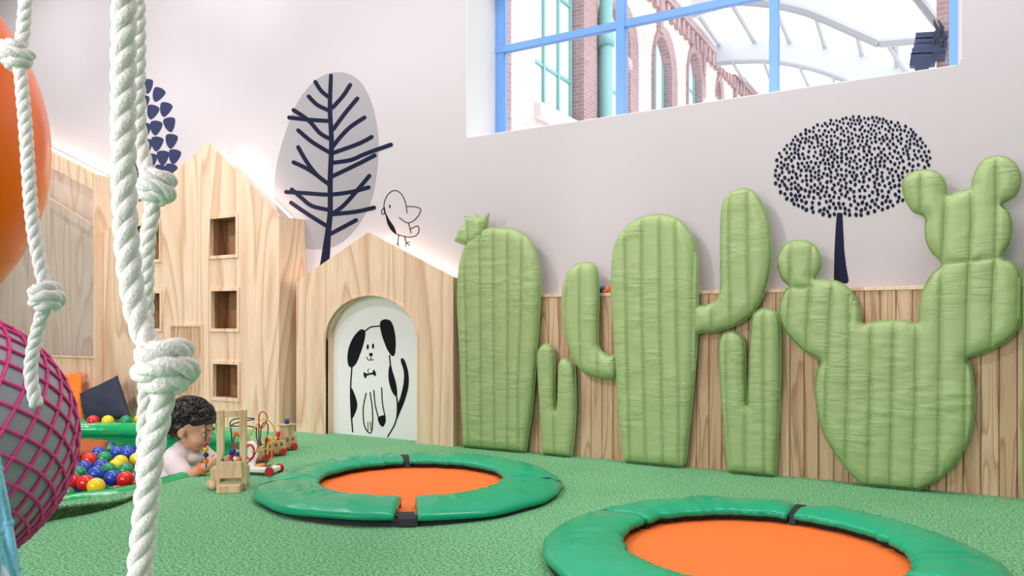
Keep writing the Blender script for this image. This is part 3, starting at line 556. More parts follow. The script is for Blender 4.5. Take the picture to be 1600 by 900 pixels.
# ================================================================== cacti
def fbm(x, y, z): return noise.noise(Vector((x, y, z)))
def cushion(name, outline, seams, parent, Y=YW-.040*1, T=.042, g=.0085, wedge=.05, pipe=True, seed=0., wr=1.0, per=7, sharp=False):
    P3 = [onY(a, b, Y) for a, b in outline]; P = [(q.x, q.z) for q in P3]
    P = P if sharp else c2(P, per); P = [(q.x, q.y) for q in resample([Vector((a, b, 0)) for a, b in P], .009)]
    P = [(a, max(b, .004)) for a, b in P]
    Q = [P[0]]
    for p in P[1:]:
        if math.hypot(p[0]-Q[-1][0], p[1]-Q[-1][1]) > .003: Q.append(p)
    P = Q
    S = [[(onY(a, b, Y).x, onY(a, b, Y).z) for a, b in s] for s in seams]
    A = np.array(P); x0, z0 = A.min(0); x1, z1 = A.max(0)
    gx, gz = np.meshgrid(np.arange(x0, x1, g), np.arange(z0, z1, g)); gx[1::2] += g/2; G = np.stack([gx.ravel(), gz.ravel()], 1)
    G = G[inside(G, P)]; G = G[segdist(G, P) > g*.6]
    ex = []
    for s in S:
        q = resample([Vector((a, b, 0)) for a, b in s], g, False); ex += [(a.x, a.y) for a in q]
    if ex:
        E = np.array(ex); E = np.concatenate([E, E+[.0042, 0], E-[.0042, 0]]); E = E[inside(E, P)]
        if len(E):
            E = E[segdist(E, P) > g*.5]
            if len(E):
                d = np.min(np.hypot(G[:, None, 0]-E[None, :, 0], G[:, None, 1]-E[None, :, 1]), 1) if len(G)*len(E) < 6e7 else segdist(G, list(map(tuple, E)), False)
                G = np.concatenate([G[d > g*.45], E])
    V, Tt = region([P], [tuple(q) for q in G]); d = segdist(V, P); ds = np.full(len(V), 1.0)
    for s in S: ds = np.minimum(ds, segdist(V, s, False))
    prof = np.sqrt(np.clip(1-(1-np.clip(d/wedge, 0, 1))**2.0, 0, 1))
    h = T*prof*(.86+.14*np.clip(ds/.035, 0, 1)**.7) - .0125*prof*np.exp(-(ds/.0045)**2)
    wn = np.array([fbm(a*9+seed, 3.1, b*48)*.6+fbm(a*20+seed, 8.2, b*95)*.4 for a, b in V]); wm = np.array([max(0, fbm(a*3+seed, 5.5, b*4+seed)+.25) for a, b in V])
    h = np.maximum(h+wr*.0055*wn*wm*prof, 0); h[d < 1e-6] = 0
    n = len(V); b0 = [(V[i, 0], Y-h[i], V[i, 1]) for i in range(n)]; b1 = [(V[i, 0], Y+min(.6*h[i], YW-Y-.004), V[i, 1]) for i in range(n)]
    mb = MB(); mb.add(b0+b1, [t for t in Tt]+[[i+n for i in reversed(t)] for t in Tt])
    o = mb.build(name, CACT, parent, True, merge=True)
    if pipe: MB().tube([(a, Y, b) for a, b in P], .0026, 6, True).build('piping', PIPE, o)
    return o
R1 = crop(2.047, 690, 310); R2 = crop(1.8367, 940, 280); R3 = crop(2.9024, 1180, 170); R4 = crop(2.369, 1180, 420)
def cact(name, label, px): q = onY(px, 600, YW-.04); return thing(name, label, 'padded cactus', (q.x, YW-.04, 0), 'green padded cactus cushions along the wall')
ca = cact('cactus_cushion', 'wide round-topped green padded cactus with a spiky flower, next to the kennel', 780)
cushion('trunk', R1([(74, 796), (95, 800), (180, 812), (250, 819), (266, 814), (273, 795), (281, 740), (290, 680), (300, 570), (308, 460), (315, 350), (318, 270), (313, 215), (302, 170), (282, 132), (255, 108), (230, 98), (190, 94), (140, 96), (100, 120), (80, 150), (65, 185), (57, 225), (53, 280), (52, 340), (56, 420), (61, 520), (64, 620), (68, 710), (71, 775)]),
        [R1([(82, 130), (90, 400), (96, 800)]), R1([(133, 95), (137, 400), (138, 806)]), R1([(177, 90), (178, 400), (181, 812)]), R1([(222, 95), (223, 400), (221, 816)]), R1([(268, 110), (264, 400), (255, 600), (256, 818)])], ca, seed=1)
cushion('flower', R1([(42, 136), (53, 117), (60, 92), (68, 90), (79, 86), (78, 70), (73, 56), (98, 62), (104, 57), (112, 50), (118, 57), (125, 63), (140, 57), (153, 47), (149, 62), (150, 76), (142, 98), (120, 140), (90, 150), (72, 148), (58, 142)]), [R1([(92, 62), (93, 150)]), R1([(132, 62), (133, 140)])], ca, Y=YW-.050, T=.034, wedge=.03, seed=2, sharp=True, g=.006)
ca = cact('cactus_cushion', 'smallest green padded cactus with two short fingers, left of the middle one', 870)
cushion('trunk', R1([(335, 463), (318, 473), (309, 495), (308, 540), (312, 620), (318, 710), (324, 790), (328, 820), (345, 829), (400, 834), (416, 826), (424, 770), (430, 690), (430, 610), (427, 545), (418, 521), (400, 511), (385, 514), (375, 532), (373, 590), (371, 650), (367, 676), (364, 640), (363, 560), (362, 500), (353, 472)]), [R1([(367, 676), (369, 760), (370, 832)])], ca, seed=3, wedge=.04, T=.038)
ca = cact('cactus_cushion', 'largest green padded cactus with a round-topped trunk and two raised arms', 1023)
cushion('trunk', R2([(62, 795), (78, 818), (100, 826), (170, 831), (222, 829), (240, 812), (248, 760), (256, 680), (266, 580), (274, 480), (277, 380), (278, 300), (276, 225), (268, 180), (250, 145), (225, 118), (195, 105), (165, 101), (130, 105), (95, 119), (65, 142), (45, 172), (33, 212), (28, 270), (27, 330), (32, 410), (38, 510), (45, 610), (52, 710)]),
        [R2([(75, 130), (78, 300), (82, 500), (90, 825)]), R2([(123, 100), (124, 400), (130, 600), (136, 828)]), R2([(174, 98), (175, 400), (180, 600), (184, 830)]), R2([(219, 112), (223, 400), (228, 600), (230, 820)]), R2([(270, 180), (266, 400), (262, 620)])], ca, seed=4)
cushion('arm', R1([(460, 205), (483, 208), (497, 225), (503, 262), (504, 330), (502, 400), (502, 445), (503, 470), (515, 490), (540, 502), (560, 504), (560, 571), (520, 575), (480, 568), (450, 552), (425, 520), (408, 480), (395, 430), (387, 370), (386, 310), (395, 260), (410, 230), (435, 210)]), [R1([(452, 200), (451, 400), (455, 560)]), R1([(408, 230), (404, 380), (409, 490)]), R1([(508, 480), (509, 580)])], ca, seed=5)
cushion('arm', R2([(268, 372), (300, 362), (325, 350), (338, 330), (342, 300), (341, 240), (341, 160), (343, 100), (350, 65), (368, 40), (395, 28), (420, 28), (445, 45), (465, 75), (480, 120), (487, 180), (487, 230), (478, 290), (462, 340), (440, 375), (410, 405), (370, 425), (330, 437), (290, 440), (268, 437)]), [R2([(372, 30), (371, 230), (378, 430)]), R2([(425, 22), (426, 230), (431, 400)]), R2([(325, 350), (322, 440)])], ca, seed=6)
ca = cact('cactus_cushion', 'green padded cactus of two uneven fingers, right of the largest one', 1170)
cushion('trunk', R2([(375, 436), (355, 440), (342, 456), (337, 485), (340, 570), (345, 650), (352, 730), (358, 795), (364, 842), (378, 853), (430, 858), (485, 862), (499, 852), (505, 770), (511, 650), (514, 545), (514, 445), (510, 402), (498, 379), (470, 370), (445, 378), (432, 396), (428, 435), (424, 510), (421, 590), (418, 650), (415, 605), (413, 545), (412, 485), (405, 456), (392, 441)]), [R2([(418, 650), (417, 760), (418, 862)]), R2([(470, 365), (471, 600), (473, 866)]), R2([(362, 435), (364, 600), (371, 850)])], ca, seed=7, wedge=.045)
ca = cact('cactus_cushion', 'prickly pear shaped green padded cactus with rounded lobes, at the far right', 1400)
pear = R3([(770, 277), (815, 283), (850, 310), (866, 350), (872, 392), (920, 375), (976, 362), (985, 320), (1005, 270), (1040, 230), (1095, 214), (1145, 222), (1185, 255), (1205, 305), (1200, 360), (1170, 405), (1120, 433), (1145, 460), (1163, 510), (1165, 560), (1150, 620), (1122, 672), (1160, 693), (1190, 722), (1205, 760)]) + \
       R4([(983, 80), (982, 180), (972, 220), (945, 255), (900, 285), (840, 313), (784, 331), (800, 370), (810, 440), (812, 520), (800, 600), (770, 675), (730, 730), (680, 775), (620, 812), (580, 828), (500, 828), (420, 812), (380, 785), (330, 730), (280, 660), (245, 590), (225, 500), (222, 430), (230, 375), (240, 339), (190, 310), (150, 275), (115, 235), (95, 190), (90, 150), (98, 110), (114, 77)]) + \
       R3([(157, 808), (120, 770), (100, 710), (103, 670), (125, 625), (165, 600), (205, 596), (250, 605), (285, 640), (300, 690), (290, 740), (270, 767), (330, 775), (380, 785), (430, 820), (460, 870)]) + R4([(375, 120), (388, 160), (396, 203), (430, 196), (515, 190), (560, 193), (602, 201), (605, 165), (610, 120), (625, 70), (655, 20)]) + R3([(770, 800), (800, 750), (846, 705), (800, 650), (775, 600), (770, 550), (768, 491), (720, 470), (690, 430), (670, 380), (668, 335), (685, 305), (725, 283)])
sm = [R4([(434, 190), (430, 500), (420, 830)]), R4([(517, 185), (510, 500), (502, 835)]), R4([(600, 195), (596, 500), (585, 832)]), R4([(690, -10), (685, 350), (678, 800)]), R4([(790, -10), (785, 150), (776, 700)]), R4([(352, 100), (348, 400), (338, 760)]), R4([(275, 300), (268, 400), (263, 650)]), R4([(212, -5), (202, 150), (194, 320)]), R4([(292, 30), (280, 200), (272, 350)]), R4([(368, 90), (354, 200)]), R4([(136, 0), (133, 80), (124, 250)]), R4([(882, -5), (878, 150), (872, 300)]), R4([(973, 0), (970, 230)]),
      R3([(757, 275), (752, 480)]), R3([(866, 350), (862, 500), (848, 705), (842, 900)]), R3([(978, 350), (983, 500), (972, 700), (962, 900)]), R3([(1094, 205), (1094, 450), (1088, 680), (1072, 900)]), R3([(167, 595), (163, 900)]), R3([(262, 605), (258, 770), (254, 900)]), R3([(157, 808), (210, 812), (262, 808)]), R3([(846, 705), (980, 690), (1122, 672)]), R3([(872, 392), (976, 362)])]
cushion('pads', pear, sm, ca, seed=8, per=4, wr=1.1, g=.0095)
ca = cact('cactus_cushion', 'green padded cactus edge just showing at the right border of the photo', 1612)
cushion('trunk', [(1601, 779), (1640, 784), (1690, 778), (1705, 700), (1708, 560), (1700, 400), (1670, 320), (1640, 300), (1616, 318), (1603, 360), (1599.5, 450), (1599, 600)], [[(1625, 300), (1627, 790)], [(1665, 300), (1667, 790)]], ca, seed=9, g=.012)
# ================================================================== trampolines
def trampoline(label, C, R, gaps, ri=.625, seed=0, lift=()):
    t = thing('trampoline', label, 'trampoline', (C.x, C.y, 0), 'trampolines set into the turf')
    P = lambda r, a, z: Vector((C.x+r*math.cos(a), C.y+r*math.sin(a), z))
    n = 96; mb = MB(); mb.add([P(R*.88, 2*PI*i/n, .013) for i in range(n)], [list(range(n))]); mb.build('mat', ORMAT, t)
    mb = MB(); rs = [(R*.86, .0135), (R*.87, .019), (R*.97, .021), (R*.985, .002)]
    mb.add([P(r, 2*PI*i/n, z) for r, z in rs for i in range(n)], [(q*n+i, q*n+(i+1) % n, (q+1)*n+(i+1) % n, (q+1)*n+i) for q in range(len(rs)-1) for i in range(n)]); mb.build('frame_skirt', STRAP, t, True)
    g = sorted(gaps); m = len(g)
    for j in range(m):
        a0, w0 = g[j]; a1, w1 = g[(j+1) % m]; a1 = a1 if a1 > a0 else a1+2*PI; a0 += w0/2; a1 -= w1/2
        na = max(24, int((a1-a0)/.022)); nr = 16; mb = MB(); vs = []; 
        for i in range(na+1):
            f = i/na; a = a0+(a1-a0)*f; ed = min(1, min(f, 1-f)*(a1-a0)/.10)**.5
            for q in range(nr+1):
                s = q/nr; wob = .010*fbm(a*5+seed, 2, j)*R/.58
                r = R*(ri-.015)+(R*1.0-R*(ri-.015))*s + (wob+.010*fbm(a*14+seed, 7, j))*(1-s) + .012*fbm(a*4+seed, 9, 1)*s
                bul = (1-abs(2*s-1)**2.6)
                rg = lambda q, y_: (1-abs(fbm(q, y_, 4))*2.2); wr_ = (.007*fbm(a*5+seed, s*1.3, 4)+.034*max(0, rg(a*8+seed+s*1.2, s*1.2)-.74)*(.35+fbm(a*3, 5, seed)))*bul
                cr = -.006*max(0, fbm(a*6+seed, 1.5, 6)-.1)*bul
                z = .026+.020*(1-s) + (.024*bul*(.45+.55*ed)) + (wr_+cr)*1.0
                for la, lw in lift:
                    da = (a-la+PI) % (2*PI)-PI; z += .012*math.exp(-(da/lw)**2)*s
                vs.append(P(r, a, z))
        inner = [vs[i*(nr+1)].copy() for i in range(na+1)]
        b = []
        for i in range(na+1):
            a = a0+(a1-a0)*i/na
            for q in (0, nr): p = vs[i*(nr+1)+q]; b.append(Vector((p.x, p.y, p.z-.014)))
        N0 = len(vs); fs = [(i*(nr+1)+q, i*(nr+1)+q+1, (i+1)*(nr+1)+q+1, (i+1)*(nr+1)+q) for i in range(na) for q in range(nr)]
        for i in range(na):
            fs += [(i*(nr+1), (i+1)*(nr+1), N0+2*i+2, N0+2*i), (i*(nr+1)+nr, N0+2*i+1, N0+2*i+3, (i+1)*(nr+1)+nr), (N0+2*i, N0+2*i+2, N0+2*i+3, N0+2*i+1)]
        for i in (0, na): fs.append([i*(nr+1)+q for q in range(nr+1)]+[N0+2*i+1, N0+2*i])
        po = mb.add(vs+b, fs).build('pad', VINYL, t, True)
        cc = Vector((C.x, C.y, 0)); up_ = [q+(q-cc)*.02-Vector((0, 0, .010)) for q in inner]; dn_ = [Vector((q.x, q.y, .0135))+(Vector((q.x, q.y, 0))-cc)*.05 for q in inner]
        MB().add(up_+dn_, [(i, i+1, i+na+2, i+na+1) for i in range(na)]).build('pad_gap_strip', STRAP, po)  # added black strip that darkens the gap under the pad's inner edge
    for a, w_ in g:
        front = w_ > .1; aw = .018 if w_ < .02 else (.05 if front else w_*.5); pr = [(R*(ri-.01), .016), (R*(ri+.02), .040), (R*(ri+.10), .046), (R*.92, .044), (R*.99, .030), (R*1.015, .006)]
        if front: pr = [(R*.83, .0165), (R*.86, .030), (R*.90, .036), (R*.95, .034), (R*.99, .026), (R*1.01, .006)]
        mb = MB()
        mb.add([P(r, a+s*aw+.03*(i/5-.5), z) for i, (r, z) in enumerate(pr) for s in (-1, 1)], [(2*i, 2*i+1, 2*i+3, 2*i+2) for i in range(len(pr)-1)])
        mb.build('strap', STRAP, t)
    return t
C1 = cz(-.392, 3.01); C2 = cz(.675, 2.09)
def ang(C, px, py, z=.03): q = onZ(px, py, z); return math.atan2(q.y-C.y, q.x-C.x)
trampoline('in-ground trampoline with orange mat and green pads, nearer the kennel', C1, .585, [(ang(C1, 635, 724), .07), (ang(C1, 452, 757), .012), (ang(C1, 634, 808), .13), (ang(C1, 820, 752), .01)], seed=1.3, lift=[(ang(C1, 560, 815), .45)])
trampoline('nearest in-ground trampoline, orange mat and green pads, cut by the bottom edge', C2, .592, [(ang(C2, 1247, 800), .055), (ang(C2, 955, 806), .012), (ang(C2, 1650, 960), .03), (ang(C2, 1000, 1100), .05)], seed=4.1, ri=.64, lift=[(ang(C2, 855, 880), .3)])
# ================================================================== ball pit
RIM = catmull(PIT, 10, True); RIM = resample(RIM, .03); n = len(RIM)
cen = sum(RIM, Vector())/n
rim = thing('ball_pit_rim', 'glossy green inflated vinyl rim around the ball pit', 'ball pit rim', (cen.x, cen.y, 0))
def wrim(i):
    q = RIM[i]; return .046 if q.y > cen.y else .030
fr = frames(RIM, True); vs = []; m = 14
for i in range(n):
    a, b = fr[i]; T_ = a.cross(b)
    for j in range(m):
        th = 2*PI*j/m; r = wrim(i)*(1+.10*fbm(i*.35, math.cos(th)*1.5, math.sin(th)*1.5)+.05*fbm(i*.9, math.cos(th)*3, 4))
        u = Vector((a.x, a.y, 0)).normalized() if abs(a.z) < .9 else Vector((b.x, b.y, 0)).normalized()
        vs.append(RIM[i]+u*(r*math.cos(th))+Vector((0, 0, r*math.sin(th)-.012)))
MB().add(vs, [(i*m+j, i*m+(j+1) % m, ((i+1) % n)*m+(j+1) % m, ((i+1) % n)*m+j) for i in range(n) for j in range(m)]).build('rim_tube', RIMV, rim, True)
i0 = min(range(n), key=lambda i: (RIM[i]-onZ(315, 738, 0)).length); sg = MB()
sg.tube([RIM[(i0+d) % n]+Vector((0, 0, -.010)) for d in range(-2, 3)], .033, 12).build('rim_seam', simple('dark_green_vinyl', (.008, .16, .05), .3), rim, True)
# raised turf border in front of the pit
bd_in = [(-120, 770), (-40, 780), (40, 788), (110, 782), (160, 774), (205, 766), (245, 757)]
bd_out = [(-110, 845), (-40, 838), (40, 825), (85, 812), (140, 802), (190, 788), (240, 765)]
hgt = [.045, .045, .045, .042, .035, .02, .004]
Ii = catmull([onZ(a, b, h) for (a, b), h in zip(bd_in, hgt)], 8); Oo = catmull([onZ(a, b, .0)+Vector((0, 0, h)) for (a, b), h in zip(bd_out, hgt)], 8); n = len(Ii)
mb = MB().add(Ii+Oo+[Vector((q.x, q.y, -.002)) for q in Oo]+[Vector((q.x, q.y, -.002)) for q in Ii], [(q*n+i, q*n+i+1, (q+1)*n+i+1, (q+1)*n+i) for q in range(3) for i in range(n-1)])
ts_ = tag(mb.build('trim_turf_step', TURF, origin=(0, 0, 0)), kind='structure')
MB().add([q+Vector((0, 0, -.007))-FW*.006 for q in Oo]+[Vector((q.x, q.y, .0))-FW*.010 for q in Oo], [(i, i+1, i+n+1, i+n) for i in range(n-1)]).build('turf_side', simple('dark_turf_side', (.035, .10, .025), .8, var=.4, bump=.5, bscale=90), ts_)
mb = MB(); D = resample(Oo, .004, False)
for q in D:
    for _ in range(7):
        hz = q.z; b = q+Vector((random.gauss(0, .004), random.gauss(0, .004), -random.random()*hz)); d = Vector((random.gauss(0, .3)+.35, -1+random.gauss(0, .2), random.gauss(-.35, .35))).normalized()*random.uniform(.010, .026)*(hz/.045+.15); s = Vector((.0018, .0008, 0))
        mb.add([b-s, b+s, b+d], [(0, 1, 2)])
tag(mb.build('turf_fringe', GRASS), 'dark grass fringe along the raised turf edge in front of the ball pit', 'grass', kind='stuff')
# balls
def ballmesh(c): return MB().ell((0, 0, 0), .0375, nu=22, nv=14).build('plastic_ball', BALLM[c], origin=(0, 0, 0), smooth=True)
protos = {}
def ball(c, p, label, group=None):
    if c not in protos: o = ballmesh(c); protos[c] = o
    else: o = protos[c].copy(); COL.objects.link(o)
    for kk in ('label', 'category', 'group'):
        if kk in o: del o[kk]
    o.location = p; tag(o, label, 'ball', group); return o
CH = cz((300-800)/F*3.40, 3.40); CH.z = -.28                      # child's seat
shown = [('red', 134, 755, 3.12), ('yellow', 150, 760, 3.0), ('red', 196, 749, 3.2), ('blue', 150, 741, 3.3), ('blue', 176, 747, 3.25), ('yellow', 188, 722, 3.5), ('yellow', 182, 728, 3.4), ('blue', 158, 729, 3.45), ('green', 163, 716, 3.6), ('blue', 154, 708, 3.8), ('blue', 132, 731, 3.4), ('red', 140, 718, 3.6), ('green', 170, 735, 3.4), ('blue', 184, 707, 3.85), ('green', 196, 735, 3.4), ('blue', 200, 709, 3.8), ('yellow', 214, 718, 3.6), ('yellow', 212, 748, 3.2), ('red', 113, 752, 3.15), ('green', 122, 740, 3.3)]
pos = []
pp2 = [(q.x, q.y) for q in PITC]
def okpos(p): return inside(np.array([[p.x, p.y]]), pp2)[0] and segdist(np.array([[p.x, p.y]]), pp2)[0] > .085
GL_ = {c: 'one of the '+c+' plastic balls lying inside the ball pit' for c in BALLM}
for c, px, py, D in shown:
    p = atD(px, py, D)
    p.z = max(-.16, min(-.07, p.z)); p = onZ(px, py, p.z)
    if okpos(p) and all((p-q).length > .066 for q in pos): pos.append(p); ball(c, p, GL_[c], c+' balls in the ball pit')
xs = [q[0] for q in pp2]; ys = [q[1] for q in pp2]; row = 0; y = min(ys)
CU = onZ(142, 706, -.08)
while y < max(ys):
    x = min(xs)+(row % 2)*.04
    while x < max(xs):
        p = Vector((x+random.uniform(-.012, .012), y+random.uniform(-.012, .012), random.uniform(-.155, -.105)))
        hd = Vector((p.x-CH.x, p.y-CH.y)).length
        if okpos(p) and hd > .20 and all((p-q).length > .068 for q in pos) and len(pos) < 290:
            pos.append(p); c = random.choice(['red', 'yellow', 'green', 'blue', 'blue']); ball(c, p, GL_[c], c+' balls in the ball pit')
        x += .08
    y += .069; row += 1
for c, px, py, lb in [('red', 145.5, 658, 'red plastic ball on the ledge behind the pit, in front of the navy pillow'), ('yellow', 168.5, 658, 'yellow plastic ball between red and green ones on the ledge behind the pit'), ('green', 197, 658, 'green plastic ball on the ledge behind the pit, right of the yellow one'), ('yellow', 219, 656, 'yellow plastic ball mostly hidden behind the thick rope on the pit ledge'), ('green', 262, 655, 'green plastic ball on the pit ledge beside the child\'s hair')]:
    ball(c, onZ(px, py, .0375), lb)
# pillows
def pillow(name, label, corners, nrm, m, T=.05, group=None):
    A, B, C_, D_ = [Vector(q) for q in corners]; nrm = Vector(nrm).normalized(); n = 22; mb = MB(); vs = []
    for sgn in (1, -1):
        for i in range(n+1):
            for j in range(n+1):
                u, v = i/n, j/n; U, V_ = 2*u-1, 2*v-1
                uu = .5+.5*U*(1-.05*(1-V_*V_)*abs(U)); vv = .5+.5*V_*(1-.05*(1-U*U)*abs(V_))
                p = A.lerp(B, uu).lerp(D_.lerp(C_, uu), vv); th = T*((1-U*U)*(1-V_*V_))**.42
                th *= 1+.35*fbm(u*3+T*50, v*3, sgn)*(1-abs(U*V_)); vs.append(p+nrm*(sgn*th))
    M_ = (n+1)**2; fs = [(s*M_+i*(n+1)+j, s*M_+(i+1)*(n+1)+j, s*M_+(i+1)*(n+1)+j+1, s*M_+i*(n+1)+j+1) for s in (0, 1) for i in range(n) for j in range(n)]
    o = mb.add(vs, fs).build(name, m, smooth=True, merge=True); tag(o, label, 'pillow', group); return o
Yp = YL-.075
pillow('pillow', 'navy square pillow leaning on the playhouse behind the ball pit', [onY(134, 662, Yp-.12), onY(207, 654, Yp-.12), onY(184, 586, Yp-.0), onY(124, 615, Yp-.04)], (0.15, -1, .35), NAVYF, .055)
pillow('pillow', 'orange pillow leaning beside the navy one behind the ball pit', [onY(60, 664, Yp-.06), onY(131, 660, Yp-.06), onY(128, 581, Yp+.01), onY(58, 590, Yp+.01)], (0, -1, .3), ORF, .045)
pillow('pillow', 'rust brown pillow lying on the balls inside the pit', [onZ(95, 716, -.07), onZ(166, 707, -.07), onZ(171, 690, -.035), onZ(95, 689, -.02)], (0, -.35, 1), RUSTF, .04)
# ================================================================== child
def Mloc(o, rot): return Matrix.Translation(o) @ Matrix.Rotation(rot, 4, 'Z')
MC = Mloc(CH, YAW-.12)                                            # local x = facing, y = left, z = up
kid = thing('person', 'child with dark curly hair and pale shirt sitting in the ball pit, reaching for toys', 'person', tuple(CH))
W3 = lambda q: MC @ Vector(q)
def caps(mb, pts, rs, n=14):
    P = [W3(q) for q in pts]; Q = []; R = []
    for i in range(len(P)-1):
        for s in range(6): Q.append(P[i].lerp(P[i+1], s/6)); R.append(rs[i]+(rs[i+1]-rs[i])*s/6)
    Q.append(P[-1]); R.append(rs[-1]); mb.tube(Q, R, n)
    for p, r in ((P[0], rs[0]), (P[-1], rs[-1])): mb.ell(p, r, nu=14, nv=8)
R_ = MC.to_3x3()
def E(mb, c, r, rot=None): mb.ell(W3(c), r, R_ if rot is None else R_ @ rot, 24, 16)
# head frame: pitched forward, looking down at the toys
HM = Matrix.Rotation(math.radians(14), 3, 'Y'); HC = Vector((.004, 0, .462)); hp = lambda x, y, z: HC+HM @ Vector((x, y, z))
def EH(mb, c, r, rot=None): E(mb, hp(*c), r, HM if rot is None else HM @ rot)
b = MB()
EH(b, (-.006, 0, .030), (.088, .074, .078)); EH(b, (.030, 0, -.020), (.058, .060, .066)); EH(b, (.040, 0, -.055), (.038, .040, .034))
for s in (-1, 1):
    EH(b, (.046, s*.030, -.036), (.034, .030, .032)); EH(b, (-.010, s*.074, -.010), (.018, .009, .024)); EH(b, (-.004, s*.077, -.026), (.010, .006, .010)); EH(b, (.072, s*.028, .014), (.014, .022, .010))
EH(b, (.085, 0, -.014), (.016, .011, .012)); EH(b, (.080, 0, .004), (.012, .008, .020)); EH(b, (.078, 0, -.043), (.011, .020, .006)); EH(b, (.075, 0, -.053), (.010, .017, .006)); EH(b, (.062, 0, -.072), (.018, .020, .014))
caps(b, [(-.016, 0, .36), (-.006, 0, .43)], [.036, .038])
caps(b, [(-.055, 0, .06), (-.05, 0, .16), (-.045, 0, .29), (-.03, 0, .36)], [.085, .088, .085, .058])
for s in (-1, 1):
    caps(b, [(-.030, s*.06, .350), (-.026, s*.10, .335)], [.042, .036])
arms = {-1: [(-.030, -.105, .335), (.045, -.130, .270), (.125, -.122, .315)], 1: [(-.026, .105, .335), (.06, .120, .275), (.140, .085, .32)]}
for s, A in arms.items():
    caps(b, A, [.034, .027, .020]); wv = Vector(A[2]); dv = (wv-Vector(A[1])).normalized(); side = Vector((0, -s, 0)); upv = Vector((0, 0, 1))
    pc = wv+dv*.022; caps(b, [wv, pc], [.019, .021])
    for fi in range(4):
        off = (fi-1.5)*.0105; base = pc+dv*.014+upv*off*.9+side*0; L = [.030, .034, .032, .026][3-fi]
        caps(b, [base, base+dv*L*.6+side*.006, base+dv*L*.85+side*.020], [.0062, .0058, .0050], 8)
    caps(b, [wv+dv*.012+upv*.014, wv+dv*.024+upv*.030+side*.008, wv+dv*.040+upv*.034+side*.014], [.0072, .0066, .0056], 8)
for s in (-1, 1):
    caps(b, [(-.03, s*.05, .06), (.15, s*.09, .075), (.28, s*.07, .035)], [.062, .052, .034]); caps(b, [(.28, s*.07, .035), (.325, s*.075, .055)], [.026, .022])
body = remesh(b.build('body', SKIN, kid), .0038, 5, .5)
b = MB()
caps(b, [(-.058, 0, .03), (-.056, 0, .15), (-.052, 0, .285), (-.034, 0, .352)], [.097, .102, .099, .062])
E(b, (-.048, 0, .22), (.100, .118, .14)); E(b, (-.038, 0, .328), (.062, .100, .045)); E(b, (-.010, 0, .330), (.056, .080, .042))
for s, A in arms.items():
    a0, a1 = Vector(A[0]), Vector(A[1]); caps(b, [(-.032, s*.070, .346), tuple(a0), tuple(a0.lerp(a1, .72))], [.050, .046, .043]); 
sh = b.build('shirt', SHIRT, kid); remesh(sh, .005, 5, .5)
for v in sh.data.vertices:
    q = v.co; f = fbm(q.x*14, q.y*14, q.z*22); v.co = q+v.normal*(.006*f)
b = MB(); caps(b, [(-.06, 0, .03), (-.06, 0, .08)], [.105, .10])
for s in (-1, 1): caps(b, [(-.03, s*.05, .06), (.16, s*.09, .078)], [.074, .062])
remesh(b.build('shorts', SHORT, kid), .006, 4)
b = MB()
EH(b, (-.020, 0, .052), (.092, .082, .075)); EH(b, (-.050, 0, .012), (.058, .075, .072)); EH(b, (.044, 0, .062), (.046, .062, .034))
for s in (-1, 1): EH(b, (.020, s*.054, .052), (.044, .022, .028)); EH(b, (-.035, s*.066, .015), (.036, .016, .045))
for i in range(170):
    th = math.acos(random.uniform(-.25, 1)); ph = random.uniform(0, 2*PI); x, y, z = math.sin(th)*math.cos(ph), math.sin(th)*math.sin(ph), math.cos(th)
    if x > .55 and z < .42: continue
    if abs(y) > .55 and x > -.1 and z < .25: continue
    EH(b, (-.020+.096*x, .083*y, .046+.080*z), (random.uniform(.008, .017),)*3)
for i in range(14): EH(b, (-.085+random.uniform(-.012, .018), random.uniform(-.06, .06), -.035+random.uniform(-.02, .02)), (.014,)*3)
hr = remesh(b.build('hair', HAIR, kid), .0036, 2, .4)
for v in hr.data.vertices:
    q = v.co; v.co = q+v.normal*(.0055*fbm(q.x*38, q.y*38, q.z*38)+.0035*fbm(q.x*85, q.y*85, q.z*60))
curls = MB()
for i in range(420):
    th = math.acos(random.uniform(-.3, 1)); ph = random.uniform(0, 2*PI); d = Vector((math.sin(th)*math.cos(ph), math.sin(th)*math.sin(ph), math.cos(th)))
    if d.x > .72 and d.z < .16: continue
    if abs(d.y) > .5 and d.x > -.15 and d.z < (-.02 if d.x < .30 else .16): continue
    p = Vector((-.020+.099*d.x, .087*d.y, .048+.084*d.z)); t1 = d.orthogonal().normalized(); t1.rotate(Matrix.Rotation(random.uniform(0, 6.3), 3, d)); t2 = d.cross(t1); r = random.uniform(.008, .014)
    Q = [W3(hp(*(p+t1*(r*math.cos(a)+.008*a/3-.012)+t2*r*math.sin(a)+d*(.003+.004*math.sin(a*.7))))) for a in [j*.5 for j in range(9)]]
    curls.tube(Q, [.0028*(1-abs(j-4)/7) for j in range(9)], 5)
curls.build('curls', HAIR, hr, True)
for s in (-1, 1):
    e = MB(); EH(e, (.0755, s*.028, -.004), (.009, .0105, .0048)); eo = e.build('eye', EYEW, kid, True)
    e = MB(); EH(e, (.0812, s*.028, -.005), (.0042, .0062, .0046)); e.build('iris', DARK, eo, True)
    e = MB(); caps(e, [hp(.086, s*.014, .016), hp(.084, s*.030, .021), hp(.072, s*.046, .015)], [.0022, .003, .0016], 6); e.build('eyebrow', HAIR, kid, True)
e = MB(); EH(e, (.083, 0, -.0445), (.007, .017, .0035)); EH(e, (.081, 0, -.0525), (.007, .014, .0035)); e.build('lips', LIP, kid, True)
wv = Vector(arms[-1][2]); ev = Vector(arms[-1][1]); dv = (wv-ev).normalized(); cb_ = wv-dv*.012; u = dv.orthogonal().normalized(); v = dv.cross(u)
